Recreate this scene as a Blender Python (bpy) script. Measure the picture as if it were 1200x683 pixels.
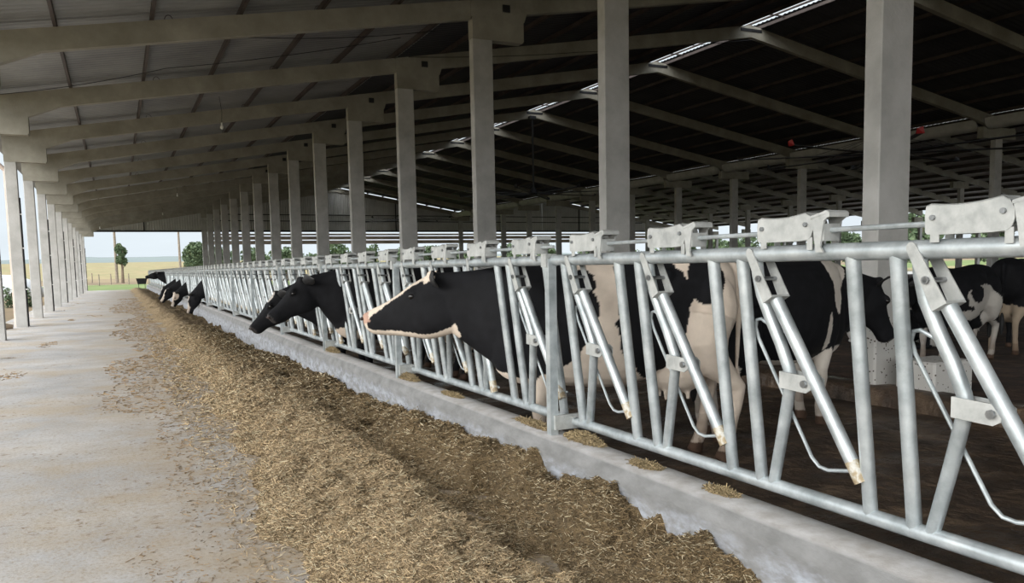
import bpy, math, random
import numpy as np
from mathutils import Vector, Matrix
random.seed(7); rng = np.random.default_rng(7)
for o in list(bpy.data.objects): bpy.data.objects.remove(o)
scn = bpy.context.scene
COL = scn.collection
H0 = 1.4                     # camera height above the barn floor; z below is metres above the floor

# ------------------------------------------------------------------ camera
F, XP, YP = 960.0, 600.0, 400.49
def cv(x, y): return Vector(((x-XP)/F, -(y-YP)/F, -1.0)).normalized()
Yc = cv(137, 320); Zc = -cv(800, 10700); Xc = Yc.cross(Zc).normalized(); Zc = Xc.cross(Yc).normalized()
Rwc = Matrix((Xc, Yc, Zc))   # camera -> world
cam = bpy.data.cameras.new('camera'); camo = bpy.data.objects.new('camera', cam); COL.objects.link(camo)
camo.matrix_world = Matrix.Translation((0, 0, H0)) @ Rwc.to_4x4()
cam.sensor_width = 36; cam.lens = F*36/1200; cam.shift_x = 0.0; cam.shift_y = (YP-341.5)/1200
cam.clip_start = 0.05; cam.clip_end = 5000
scn.camera = camo

# ------------------------------------------------------------------ sky and exposure
scn.view_settings.view_transform = 'Standard'; scn.view_settings.look = 'None'
scn.view_settings.exposure = 0.12; scn.view_settings.gamma = 1.0; scn.view_settings.use_curve_mapping = False
HOR = (0.74, 0.82, 0.875); ZEN = (1.0, 1.06, 1.12); SKYS = 1.0; ZST = 1.4; GLOW = 3.6
w = bpy.data.worlds.new('overcast_sky'); scn.world = w; w.use_nodes = True
nt = w.node_tree; N = nt.nodes; Lk = nt.links; N.clear()
def nd(t, **k):
    n = N.new(t)
    for a, b in k.items(): setattr(n, a, b)
    return n
geo = nd('ShaderNodeNewGeometry'); sep = nd('ShaderNodeSeparateXYZ')
tc = nd('ShaderNodeTexCoord'); Lk.new(tc.outputs['Generated'], sep.inputs[0])
mr = nd('ShaderNodeMapRange'); mr.inputs['From Min'].default_value = 0.16; mr.inputs['From Max'].default_value = 0.75
mr.interpolation_type = 'SMOOTHSTEP'; Lk.new(sep.outputs['Z'], mr.inputs['Value'])
mx = nd('ShaderNodeMix', data_type='RGBA'); Lk.new(mr.outputs[0], mx.inputs['Factor'])
mx.inputs[6].default_value = (*HOR, 1); mx.inputs[7].default_value = (ZEN[0]*ZST, ZEN[1]*ZST, ZEN[2]*ZST, 1)
cn = nd('ShaderNodeTexNoise'); cn.inputs['Scale'].default_value = 3.5; cn.inputs['Detail'].default_value = 5
mp = nd('ShaderNodeMapping'); mp.inputs['Scale'].default_value = (1, 1, 5); Lk.new(tc.outputs['Generated'], mp.inputs[0]); Lk.new(mp.outputs[0], cn.inputs['Vector'])
cr = nd('ShaderNodeMapRange'); cr.inputs['To Min'].default_value = 0.86; cr.inputs['To Max'].default_value = 1.16; Lk.new(cn.outputs[0], cr.inputs['Value'])
mul = nd('ShaderNodeMix', data_type='RGBA', blend_type='MULTIPLY'); mul.inputs['Factor'].default_value = 1
Lk.new(mx.outputs[2], mul.inputs[6]); Lk.new(cr.outputs[0], mul.inputs[7])
# bright cloud veil round the hidden sun, up to the left and behind
dt = nd('ShaderNodeVectorMath', operation='DOT_PRODUCT'); Lk.new(tc.outputs['Generated'], dt.inputs[0])
sd = Vector((-0.85, -0.42, 0.34)).normalized(); dt.inputs[1].default_value = sd
g = nd('ShaderNodeMapRange'); g.interpolation_type = 'SMOOTHSTEP'; g.inputs['From Min'].default_value = 0.3; g.inputs['From Max'].default_value = 1.0
g.inputs['To Max'].default_value = GLOW; Lk.new(dt.outputs['Value'], g.inputs['Value'])
gc = nd('ShaderNodeMix', data_type='RGBA', blend_type='MULTIPLY'); gc.inputs['Factor'].default_value = 1; gc.inputs[6].default_value = (1, .98, .94, 1)
Lk.new(g.outputs[0], gc.inputs[7])
ad = nd('ShaderNodeMix', data_type='RGBA', blend_type='ADD'); ad.inputs['Factor'].default_value = 1
Lk.new(mul.outputs[2], ad.inputs[6]); Lk.new(gc.outputs[2], ad.inputs[7])
bg = nd('ShaderNodeBackground'); bg.inputs['Strength'].default_value = SKYS; Lk.new(ad.outputs[2], bg.inputs['Color'])
wo = nd('ShaderNodeOutputWorld'); Lk.new(bg.outputs[0], wo.inputs[0])
# weak sun through the cloud
sl = bpy.data.lights.new('sun', 'SUN'); sl.energy = .5; sl.angle = math.radians(14); sl.color = (1, .97, .92)
so = bpy.data.objects.new('sun', sl); COL.objects.link(so); so.rotation_euler = sd.to_track_quat('Z', 'Y').to_euler(); so.location = (-20, -10, 20)

# ------------------------------------------------------------------ materials
def srgb(r, g, b):
    f = lambda c: (c/255/12.92) if c <= 10 else ((c/255+.055)/1.055)**2.4
    return (f(r), f(g), f(b))
def mat(name, ramp, scale=4.0, detail=6, rough=0.7, metal=0.0, bump=0.0, bscale=None, scl=(1, 1, 1), obj_space=True, spec=0.5, attr=None, rrange=None, dist=0.02, coat=0):
    m = bpy.data.materials.new(name); m.use_nodes = True
    n = m.node_tree.nodes; l = m.node_tree.links; b = n['Principled BSDF']
    t = n.new('ShaderNodeTexCoord'); mp = n.new('ShaderNodeMapping'); mp.inputs['Scale'].default_value = scl
    if obj_space: l.new(t.outputs['Object'], mp.inputs[0])
    else:
        gg = n.new('ShaderNodeNewGeometry'); l.new(gg.outputs['Position'], mp.inputs[0])
    no = n.new('ShaderNodeTexNoise'); no.inputs['Scale'].default_value = scale; no.inputs['Detail'].default_value = detail; no.inputs['Roughness'].default_value = .62
    l.new(mp.outputs[0], no.inputs['Vector'])
    r = n.new('ShaderNodeValToRGB'); e = r.color_ramp.elements
    while len(e) < len(ramp): e.new(0.5)
    for i, (p, c) in enumerate(ramp): e[i].position = p; e[i].color = (*c, 1)
    l.new(no.outputs[0], r.inputs[0])
    out = r.outputs[0]
    if attr:
        a = n.new('ShaderNodeVertexColor'); a.layer_name = attr
        x = n.new('ShaderNodeMix'); x.data_type = 'RGBA'; x.blend_type = 'MULTIPLY'; x.inputs['Factor'].default_value = 1
        l.new(a.outputs[0], x.inputs[6]); l.new(out, x.inputs[7]); out = x.outputs[2]
    l.new(out, b.inputs['Base Color'])
    b.inputs['Roughness'].default_value = rough; b.inputs['Metallic'].default_value = metal
    b.inputs['Specular IOR Level'].default_value = spec; b.inputs['Coat Weight'].default_value = coat
    if rrange:
        q = n.new('ShaderNodeMapRange'); q.inputs['From Min'].default_value = .35; q.inputs['From Max'].default_value = .65
        q.inputs['To Min'].default_value, q.inputs['To Max'].default_value = rrange
        n3 = n.new('ShaderNodeTexNoise'); n3.inputs['Scale'].default_value = scale*.6; l.new(mp.outputs[0], n3.inputs['Vector'])
        l.new(n3.outputs[0], q.inputs[0]); l.new(q.outputs[0], b.inputs['Roughness'])
    if bump:
        n2 = n.new('ShaderNodeTexNoise'); n2.inputs['Scale'].default_value = bscale or scale*4; n2.inputs['Detail'].default_value = 8
        l.new(mp.outputs[0], n2.inputs['Vector'])
        bp = n.new('ShaderNodeBump'); bp.inputs['Strength'].default_value = bump; bp.inputs['Distance'].default_value = dist
        l.new(n2.outputs[0], bp.inputs['Height']); l.new(bp.outputs[0], b.inputs['Normal'])
    return m
M = {}
M['column'] = mat('precast_concrete', [(.25, srgb(158, 157, 154)), (.5, srgb(178, 177, 174)), (.75, srgb(194, 193, 191))], 2.2, rough=.85, bump=.35, bscale=30, obj_space=False, dist=.01)
M['beam'] = mat('beam_concrete', [(.3, srgb(134, 131, 120)), (.55, srgb(154, 151, 140)), (.75, srgb(172, 169, 158))], 1.4, rough=.9, bump=.3, bscale=25, obj_space=False, dist=.01)
M['lane'] = mat('lane_concrete', [(.3, srgb(158, 150, 140)), (.48, srgb(186, 181, 174)), (.7, srgb(210, 207, 202))], 1.1, rough=.8, bump=.4, bscale=40, obj_space=False, dist=.006)
M['alley'] = mat('wet_manure_floor', [(.3, srgb(42, 34, 27)), (.5, srgb(74, 60, 48)), (.7, srgb(118, 99, 80))], 2.4, rough=.5, bump=1.0, bscale=11, obj_space=False, rrange=(.18, .75), dist=.05)
M['bedding'] = mat('dark_bedding_soil', [(.3, srgb(42, 31, 24)), (.5, srgb(66, 49, 38)), (.7, srgb(98, 76, 58))], 3, rough=.95, bump=1.0, bscale=9, obj_space=False, dist=.06)
M['sheet'] = mat('galvanised_roof_sheet', [(.3, srgb(132, 134, 136)), (.55, srgb(158, 160, 161)), (.75, srgb(182, 183, 182))], .5, rough=.5, metal=.35, obj_space=False)
M['shadesheet'] = mat('shade_toned_roof_sheet', [(.3, srgb(52, 53, 58)), (.7, srgb(78, 79, 84))], .5, rough=.7, metal=.1, obj_space=False)  # nave sheets: the shade under the roof is put into the darker colour
M['litsheet'] = mat('lit_toned_roof_sheet', [(.3, srgb(205, 205, 203)), (.7, srgb(226, 226, 224))], .5, rough=.6, obj_space=False)  # second barn sheets: light from the right is put into the paler colour
M['gable'] = mat('gable_wall_sheet', [(.3, srgb(180, 180, 178)), (.7, srgb(205, 205, 203))], .8, rough=.6, metal=.2, obj_space=False)
M['purlin'] = mat('painted_steel_purlin', [(.3, srgb(52, 44, 42)), (.7, srgb(82, 72, 68))], 2, rough=.6, obj_space=False)
M['zinc'] = mat('galvanised_steel', [(.32, srgb(158, 166, 169)), (.5, srgb(186, 193, 196)), (.68, srgb(208, 214, 216))], 9, rough=.4, metal=.55, bump=.06, bscale=60, obj_space=False, rrange=(.32, .5), dist=.003)
M['zincplate'] = mat('galvanised_plate', [(.32, srgb(160, 162, 161)), (.5, srgb(182, 184, 182)), (.7, srgb(200, 201, 199))], 14, rough=.5, metal=.3, bump=.08, bscale=80, obj_space=False, dist=.003)
M['bolt'] = mat('bolt_steel', [(.3, srgb(120, 122, 124)), (.7, srgb(170, 172, 174))], 30, rough=.35, metal=.9)
M['rust'] = mat('worn_dirty_tube_end', [(.35, srgb(140, 118, 88)), (.5, srgb(178, 164, 138)), (.62, srgb(205, 203, 196))], 30, rough=.7, metal=.2, bump=.3)
M['dark'] = mat('dark_painted_metal', [(.3, srgb(30, 31, 34)), (.7, srgb(48, 49, 52))], 5, rough=.5, metal=.3)
M['red'] = mat('red_plastic', [(.3, srgb(140, 24, 28)), (.7, srgb(165, 34, 36))], 4, rough=.4)
M['pvc'] = mat('pink_grey_pvc_pipe', [(.3, srgb(178, 160, 150)), (.7, srgb(200, 184, 174))], 3, rough=.5)
M['rubber'] = mat('black_rubber', [(.3, srgb(22, 22, 23)), (.7, srgb(34, 34, 35))], 6, rough=.7)
M['bulb'] = mat('white_bulb_glass', [(.3, srgb(225, 225, 222)), (.7, srgb(240, 240, 238))], 4, rough=.2)
M['board'] = mat('pale_curtain_board', [(.3, srgb(200, 184, 168)), (.7, srgb(222, 208, 194))], 1, rough=.8, obj_space=False)
M['hide'] = mat('short_cow_hair', [(.3, (.82, .82, .82)), (.7, (1, 1, 1))], 6, rough=.75, attr='coat', bump=.25, bscale=140, scl=(1, 1, 1), dist=.004, spec=.18)
M['eye'] = mat('wet_dark_eye', [(.3, (.006, .005, .005)), (.7, (.012, .01, .009))], 3, rough=.08)
M['nostril'] = mat('nostril_skin', [(.3, srgb(40, 30, 28)), (.7, srgb(58, 42, 38))], 8, rough=.5)
M['blackhair'] = mat('black_hair', [(.3, (.008, .008, .009)), (.7, (.02, .02, .021))], 20, rough=.6, bump=.3)
M['whitehair'] = mat('cream_hair', [(.3, srgb(205, 188, 170)), (.7, srgb(228, 214, 200))], 20, rough=.7, bump=.3)
M['feed'] = mat('chopped_feed', [(.28, (.45, .44, .42)), (.5, (.85, .84, .82)), (.74, (1.25, 1.22, 1.15))], 34, rough=.95, attr='tone', bump=1.0, bscale=130, obj_space=False, dist=.03)
M['straw'] = mat('straw_piece', [(.3, (.85, .85, .85)), (.7, (1.1, 1.1, 1.1))], 30, rough=.8, attr='tone', obj_space=False)
M['grass'] = mat('green_grass', [(.3, srgb(84, 102, 52)), (.55, srgb(108, 126, 68)), (.75, srgb(140, 142, 92))], .35, rough=.95, obj_space=False)
M['field'] = mat('dry_field', [(.3, srgb(122, 110, 78)), (.45, srgb(150, 136, 98)), (.55, srgb(132, 126, 86)), (.7, srgb(168, 156, 120))], .07, rough=.95, scl=(1, .25, 1), obj_space=False)
M['soil'] = mat('bare_brown_soil', [(.3, srgb(104, 88, 68)), (.55, srgb(138, 120, 92)), (.75, srgb(120, 122, 78))], .12, rough=.95, scl=(1, .4, 1), obj_space=False)
M['leaf'] = mat('tree_leaves', [(.3, srgb(58, 74, 52)), (.55, srgb(84, 102, 72)), (.75, srgb(116, 130, 96))], 1.5, rough=.8, obj_space=False)
M['bark'] = mat('tree_bark', [(.3, srgb(84, 72, 58)), (.7, srgb(122, 108, 92))], 4, rough=.9)
M['haze_hill'] = mat('distant_hill', [(.3, srgb(112, 124, 124)), (.7, srgb(124, 134, 132))], .01, rough=1, obj_space=False)
M['tarp'] = mat('white_tarpaulin', [(.3, srgb(205, 210, 215)), (.7, srgb(228, 232, 236))], .4, rough=.6, obj_space=False)
M['post'] = mat('weathered_wood_post', [(.3, srgb(110, 100, 88)), (.7, srgb(150, 140, 126))], 5, rough=.9, obj_space=False)
def speckle():
    m = bpy.data.materials.new('whitewashed_concrete_dung_specks'); m.use_nodes = True
    n = m.node_tree.nodes; l = m.node_tree.links; b = n['Principled BSDF']; gg = n.new('ShaderNodeNewGeometry')
    v = n.new('ShaderNodeTexVoronoi'); v.inputs['Scale'].default_value = 26; l.new(gg.outputs['Position'], v.inputs['Vector'])
    no = n.new('ShaderNodeTexNoise'); no.inputs['Scale'].default_value = 7; l.new(gg.outputs['Position'], no.inputs['Vector'])
    a = n.new('ShaderNodeMath'); a.operation = 'MULTIPLY'; l.new(no.outputs[0], a.inputs[0]); a.inputs[1].default_value = .42
    c = n.new('ShaderNodeMath'); c.operation = 'LESS_THAN'; l.new(v.outputs['Distance'], c.inputs[0]); l.new(a.outputs[0], c.inputs[1])
    x = n.new('ShaderNodeMix'); x.data_type = 'RGBA'; l.new(c.outputs[0], x.inputs['Factor'])
    x.inputs[6].default_value = (*srgb(190, 188, 184), 1); x.inputs[7].default_value = (*srgb(84, 76, 68), 1)
    l.new(x.outputs[2], b.inputs['Base Color']); b.inputs['Roughness'].default_value = .85
    return m
def curb_mat():
    m = bpy.data.materials.new('curb_concrete'); m.use_nodes = True
    n = m.node_tree.nodes; l = m.node_tree.links; b = n['Principled BSDF']; g_ = n.new('ShaderNodeNewGeometry')
    mp = n.new('ShaderNodeMapping'); mp.inputs['Scale'].default_value = (1, 1, 2.2); l.new(g_.outputs['Position'], mp.inputs[0])
    def noise(sc, de=6): q = n.new('ShaderNodeTexNoise'); q.inputs['Scale'].default_value = sc; q.inputs['Detail'].default_value = de; q.inputs['Roughness'].default_value = .6; l.new(mp.outputs[0], q.inputs['Vector']); return q.outputs[0]
    r = n.new('ShaderNodeValToRGB'); e = r.color_ramp.elements; e[0].position = .3; e[0].color = (*srgb(112, 112, 111), 1); e[1].position = .7; e[1].color = (*srgb(142, 142, 142), 1); l.new(noise(5), r.inputs[0])
    sp = n.new('ShaderNodeSeparateXYZ'); l.new(g_.outputs['Position'], sp.inputs[0])
    # cement slurry smeared on the lower face: height plus noise
    a = n.new('ShaderNodeMath'); a.operation = 'MULTIPLY_ADD'; l.new(noise(6), a.inputs[0]); a.inputs[1].default_value = .16; l.new(sp.outputs['Z'], a.inputs[2])
    q = n.new('ShaderNodeMapRange'); q.inputs['From Min'].default_value = .40; q.inputs['From Max'].default_value = .33; l.new(a.outputs[0], q.inputs[0])
    k = n.new('ShaderNodeMath'); k.operation = 'MULTIPLY'; l.new(q.outputs[0], k.inputs[0])
    k2 = n.new('ShaderNodeMapRange'); k2.inputs['From Min'].default_value = .40; k2.inputs['From Max'].default_value = .62; k2.inputs['To Min'].default_value = .05; l.new(noise(9), k2.inputs[0]); l.new(k2.outputs[0], k.inputs[1])
    x = n.new('ShaderNodeMix'); x.data_type = 'RGBA'; l.new(k.outputs[0], x.inputs['Factor']); l.new(r.outputs[0], x.inputs[6]); x.inputs[7].default_value = (*srgb(164, 168, 177), 1)
    # paler top surface
    t = n.new('ShaderNodeMapRange'); t.inputs['From Min'].default_value = .385; t.inputs['From Max'].default_value = .402; l.new(sp.outputs['Z'], t.inputs[0])
    y = n.new('ShaderNodeMix'); y.data_type = 'RGBA'; l.new(t.outputs[0], y.inputs['Factor']); l.new(x.outputs[2], y.inputs[6])
    r2 = n.new('ShaderNodeValToRGB'); e = r2.color_ramp.elements; e[0].position = .3; e[0].color = (*srgb(162, 157, 152), 1); e[1].position = .65; e[1].color = (*srgb(192, 190, 190), 1); l.new(noise(11), r2.inputs[0]); l.new(r2.outputs[0], y.inputs[7])
    l.new(y.outputs[2], b.inputs['Base Color']); b.inputs['Roughness'].default_value = .82
    bp = n.new('ShaderNodeBump'); bp.inputs['Strength'].default_value = .5; bp.inputs['Distance'].default_value = .01; l.new(noise(24, 8), bp.inputs['Height']); l.new(bp.outputs[0], b.inputs['Normal'])
    return m
M['curb'] = curb_mat()
def lane_mat():
    m = bpy.data.materials.new('lane_concrete'); m.use_nodes = True
    n = m.node_tree.nodes; l = m.node_tree.links; b = n['Principled BSDF']; g_ = n.new('ShaderNodeNewGeometry')
    def noise(sc, de=6, ro=.6): q = n.new('ShaderNodeTexNoise'); q.inputs['Scale'].default_value = sc; q.inputs['Detail'].default_value = de; q.inputs['Roughness'].default_value = ro; l.new(g_.outputs['Position'], q.inputs['Vector']); return q.outputs[0]
    def ramp(src, p0, c0, p1, c1):
        r = n.new('ShaderNodeValToRGB'); e = r.color_ramp.elements; e[0].position = p0; e[0].color = (*c0, 1); e[1].position = p1; e[1].color = (*c1, 1); l.new(src, r.inputs[0]); return r.outputs[0]
    def mixc(f, a, c):
        x = n.new('ShaderNodeMix'); x.data_type = 'RGBA'; l.new(f, x.inputs['Factor']); l.new(a, x.inputs[6])
        if isinstance(c, tuple): x.inputs[7].default_value = (*c, 1)
        else: l.new(c, x.inputs[7])
        return x.outputs[2]
    def rng_(src, a, c, d=0, e=1):
        q = n.new('ShaderNodeMapRange'); q.inputs['From Min'].default_value = a; q.inputs['From Max'].default_value = c; q.inputs['To Min'].default_value = d; q.inputs['To Max'].default_value = e; l.new(src, q.inputs[0]); return q.outputs[0]
    base = ramp(noise(.9, 8, .65), .32, srgb(162, 163, 166), .68, srgb(196, 194, 192))
    tan = mixc(rng_(noise(.7, 10, .72), .46, .62, 0, .75), base, srgb(178, 164, 144))
    sp = n.new('ShaderNodeSeparateXYZ'); l.new(g_.outputs['Position'], sp.inputs[0])
    dust = n.new('ShaderNodeMath'); dust.operation = 'MULTIPLY'; l.new(rng_(sp.outputs['X'], -1.0, .9, 0, 1), dust.inputs[0]); l.new(rng_(noise(2.2, 8, .75), .36, .58, 0, .9), dust.inputs[1])
    tan = mixc(dust.outputs[0], tan, srgb(164, 146, 120))
    gr = mixc(rng_(noise(38, 4, .7), .50, .64, 0, .6), tan, srgb(150, 134, 112))
    fl = n.new('ShaderNodeMath'); fl.operation = 'MULTIPLY'; l.new(rng_(noise(13, 5, .7), .57, .64), fl.inputs[0]); l.new(rng_(noise(1.3, 4), .42, .6, 0, .8), fl.inputs[1])
    out = mixc(fl.outputs[0], gr, srgb(118, 96, 68))
    l.new(out, b.inputs['Base Color']); b.inputs['Roughness'].default_value = .85
    bp = n.new('ShaderNodeBump'); bp.inputs['Strength'].default_value = .4; bp.inputs['Distance'].default_value = .006; l.new(noise(45, 8), bp.inputs['Height']); l.new(bp.outputs[0], b.inputs['Normal'])
    return m
M['lane'] = lane_mat()
M['speck'] = speckle()

# ------------------------------------------------------------------ mesh helpers
class MB:
    def __init__(s): s.v = []; s.f = []; s.n = 0
    def add(s, v, f):
        s.v.extend([tuple(p) for p in v]); s.f.extend([tuple(i+s.n for i in q) for q in f]); s.n += len(v); return s
    def box(s, x0, x1, y0, y1, z0, z1):
        v = [(x0,y0,z0),(x1,y0,z0),(x1,y1,z0),(x0,y1,z0),(x0,y0,z1),(x1,y0,z1),(x1,y1,z1),(x0,y1,z1)]
        return s.add(v, [(0,3,2,1),(4,5,6,7),(0,1,5,4),(1,2,6,5),(2,3,7,6),(3,0,4,7)])
    def cbox(s, x0, x1, y0, y1, z0, z1, c=.012):   # box with bevelled vertical arrises and rims
        def ring(i, z): return [(x0+i+c,y0+i,z),(x1-i-c,y0+i,z),(x1-i,y0+i+c,z),(x1-i,y1-i-c,z),(x1-i-c,y1-i,z),(x0+i+c,y1-i,z),(x0+i,y1-i-c,z),(x0+i,y0+i+c,z)]
        R = ring(c, z0)+ring(0, z0+c)+ring(0, z1-c)+ring(c, z1)
        f = [tuple(range(7, -1, -1)), tuple(range(24, 32))]
        for k in range(3):
            for i in range(8): f.append((k*8+i, k*8+(i+1) % 8, k*8+8+(i+1) % 8, k*8+8+i))
        return s.add(R, f)
    def tube(s, pts, r, n=10, cap=True):
        pts = [Vector(p) for p in pts]; k = len(pts); rr = r if isinstance(r, (list, tuple)) else [r]*k
        V = []; u = None
        for i, p in enumerate(pts):
            d = (pts[min(i+1, k-1)]-pts[max(i-1, 0)]).normalized()
            if u is None: u = d.cross(Vector((0, 0, 1)) if abs(d.z) < .9 else Vector((1, 0, 0))).normalized()
            else: u = (u-d*u.dot(d)).normalized()
            q = d.cross(u)
            for j in range(n):
                a = 2*math.pi*j/n; V.append(p+(u*math.cos(a)+q*math.sin(a))*rr[i])
        f = [(i*n+j, i*n+(j+1) % n, (i+1)*n+(j+1) % n, (i+1)*n+j) for i in range(k-1) for j in range(n)]
        if cap: f += [tuple(range(n-1, -1, -1)), tuple((k-1)*n+j for j in range(n))]
        return s.add(V, f)
    def prism(s, poly, axis, a, b):  # polygon (2D) extruded along axis 'x','y','z'
        n = len(poly)
        def P(p, t): return {'x': (t, p[0], p[1]), 'y': (p[0], t, p[1]), 'z': (p[0], p[1], t)}[axis]
        v = [P(p, a) for p in poly]+[P(p, b) for p in poly]
        return s.add(v, [tuple(range(n)), tuple(range(2*n-1, n-1, -1))]+[(i, (i+1) % n, n+(i+1) % n, n+i) for i in range(n)])
    def ell(s, c, r, n=12, m=8, rot=None):
        V = []; 
        for i in range(m+1):
            t = math.pi*i/m
            for j in range(n):
                a = 2*math.pi*j/n; q = Vector((r[0]*math.sin(t)*math.cos(a), r[1]*math.sin(t)*math.sin(a), r[2]*math.cos(t)))
                if rot: q = rot @ q
                V.append(q+Vector(c))
        return s.add(V, [(i*n+j, (i+1)*n+j, (i+1)*n+(j+1) % n, i*n+(j+1) % n) for i in range(m) for j in range(n)])
    def mesh(s, name, m, smooth=False):
        me = bpy.data.meshes.new(name); me.from_pydata([tuple(p) for p in s.v], [], s.f)
        if m is not None: me.materials.append(m)
        me.validate(); me.update()
        import bmesh
        b = bmesh.new(); b.from_mesh(me); bmesh.ops.recalc_face_normals(b, faces=b.faces); b.to_mesh(me); b.free()
        if smooth: me.shade_smooth(); me.set_sharp_from_angle(angle=math.radians(38))
        return me
    def build(s, name, m, parent=None, smooth=False, loc=None):
        return link(name, s.mesh(name, m, smooth), parent, loc)
def link(name, me, parent=None, loc=None, rot=None):
    o = bpy.data.objects.new(name, me); COL.objects.link(o)
    if parent is not None: o.parent = parent
    if loc is not None: o.location = loc
    if rot is not None: o.rotation_euler = rot
    return o
def tag(o, label=None, cat=None, group=None, kind=None):
    if label: o['label'] = label
    if cat: o['category'] = cat
    if group: o['group'] = group
    if kind: o['kind'] = kind
    return o
def thing(name, loc, label, cat, group=None, rotz=0):
    o = bpy.data.objects.new(name, None); o.empty_display_size = .1; COL.objects.link(o)
    o.location = loc; o.rotation_euler = (0, 0, rotz); return tag(o, label, cat, group)
def copy_tree(o, parent=None):
    c = o.copy(); COL.objects.link(c)
    if parent is not None: c.parent = parent
    for ch in list(o.children): copy_tree(ch, c)
    return c
ORD = ['nearest', 'second', 'third', 'fourth', 'fifth', 'sixth', 'seventh', 'eighth', 'ninth', 'tenth', 'eleventh', 'twelfth', 'thirteenth',
       'fourteenth', 'fifteenth', 'sixteenth', 'seventeenth', 'eighteenth', 'nineteenth', 'twentieth', 'twenty-first', 'twenty-second', 'twenty-third', 'twenty-fourth', 'twenty-fifth', 'twenty-sixth']
def vnoise(P, seed=0):       # value noise on (n,3)
    P = np.asarray(P, float); i = np.floor(P).astype(np.int64); f = P-i; f = f*f*(3-2*f)
    def h(a):
        q = (a[:, 0]*374761393+a[:, 1]*668265263+a[:, 2]*2147483647+seed*1274126177) & 0xffffffff
        q = ((q ^ (q >> 13))*1274126177) & 0xffffffff; return ((q ^ (q >> 16)) & 0xffff)/65535.0
    r = 0
    for dx in (0, 1):
        for dy in (0, 1):
            for dz in (0, 1):
                wt = (f[:, 0] if dx else 1-f[:, 0])*(f[:, 1] if dy else 1-f[:, 1])*(f[:, 2] if dz else 1-f[:, 2])
                r = r+wt*h(i+np.array([dx, dy, dz]))
    return r*2-1
def fbm(P, oct=4, seed=0):
    P = np.asarray(P, float); r = 0; a = 1; t = 0
    for k in range(oct): r = r+a*vnoise(P*2**k, seed+k); t += a; a *= .5
    return r/t
def P3(x, y, s=1.0, z=0): x = np.asarray(x, float).ravel(); y = np.asarray(y, float).ravel(); return np.stack([x*s, y*s, np.full_like(x, z)], 1)
def grid_mesh(name, xs, ys, zf, m, smooth=True):
    X, Y = np.meshgrid(xs, ys); Z = zf(X.ravel(), Y.ravel()); nx, ny = len(xs), len(ys)
    me = bpy.data.meshes.new(name); V = np.stack([X.ravel(), Y.ravel(), Z], 1)
    i = (np.arange(ny-1)[:, None]*nx+np.arange(nx-1)[None]).ravel()
    Fc = np.stack([i, i+1, i+nx+1, i+nx], 1); raw_mesh(me, V, Fc); me.materials.append(m)
    if smooth: me.shade_smooth()
    return me, V
def raw_mesh(me, V, Fc):
    n, k = Fc.shape; me.vertices.add(len(V)); me.vertices.foreach_set('co', V.astype(np.float32).ravel())
    me.loops.add(n*k); me.loops.foreach_set('vertex_index', Fc.astype(np.int32).ravel())
    me.polygons.add(n); me.polygons.foreach_set('loop_start', np.arange(0, n*k, k, dtype=np.int32)); me.update(calc_edges=True)
def set_col(me, name, C):
    a = me.color_attributes.new(name, 'FLOAT_COLOR', 'POINT'); q = np.ones((len(C), 4), np.float32); q[:, :3] = C; a.data.foreach_set('color', q.ravel())

# ------------------------------------------------------------------ barn layout (metres, z above the floor)
XL, XM, XR, XG, XR2, XC, XE = -2.24, 6.73, 18.4, 30.4, 39.7, 49.0, 58.0
def row(k): return 5.73+4.95*k
YEND = row(14)+.2
def roofz(x):
    if x <= XR: return H0+4.15+.175*x
    if x <= XG: return H0+7.37-.175*(x-XR)
    if x <= XR2: return H0+5.255+.165*(x-XG)
    return H0+6.79-.165*(x-XR2)

# ------------------------------------------------------------------ floor and ground
me, _ = grid_mesh('floor', np.array([-3.1, -1, 0, 1, 2.25]), np.array([-40, -8, 0, 10, 30, 50, 75.9]), lambda x, y: x*0, M['lane'])
tag(link('floor', me), kind='structure')
me, _ = grid_mesh('floor', np.linspace(2.2, 6.9, 14), np.concatenate([[-40], np.linspace(-8, 75.9, 60)]), lambda x, y: 0.0*x-.02, M['alley'])
tag(link('floor', me), kind='structure')
ys = np.concatenate([[-40], np.linspace(-8, 25, 120), np.linspace(25.8, 75.9, 60)])
me, _ = grid_mesh('floor', np.linspace(6.85, 58, 120), ys, lambda x, y: .05+.05*fbm(P3(x, y, 1.1), 4, 3)*np.clip((x-6.9)*2, 0, 1), M['bedding'])
tag(link('floor', me), kind='structure')
def terr(x, y):
    d = np.sqrt(np.maximum(0, np.maximum(0, y-76))**2+np.maximum(0, np.maximum(-3.2-x, x-58.5))**2*1.0)
    z = np.interp(d, [0, 8, 35, 85, 300, 600, 1500], [-.03, -.04, .04, .55, 3.0, 7.0, 20.0])
    return z+np.where(d > 2, .04*fbm(P3(x, y, .3), 3, 5), 0)
def ground(name, x0, x1, y0, y1, m, nx, ny, px=1.0):
    ys = y0+(y1-y0)*np.linspace(0, 1, ny)**px
    me, _ = grid_mesh(name, np.linspace(x0, x1, nx), ys, terr, m); return tag(link(name, me), kind='structure')
ground('floor', -400, 400, 75.9, 108, M['grass'], 160, 14)
ground('floor', -400, 400, 108, 150, M['soil'], 120, 14)
ground('floor', -600, 800, -300, -40, M['field'], 20, 10)
ground('floor', -1200, 1200, 150, 1500, M['field'], 90, 60, 2)
ground('floor', -16, -3.1, -40, 75.9, M['soil'], 14, 60)
ground('floor', -600, -16, -60, 75.9, M['field'], 80, 10)
ground('floor', 58, 76, -60, 75.9, M['column'], 10, 10)  # pale yard strip added to bounce light up under the second barn roof
ground('floor', 76, 800, -60, 75.9, M['field'], 40, 10)

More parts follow.
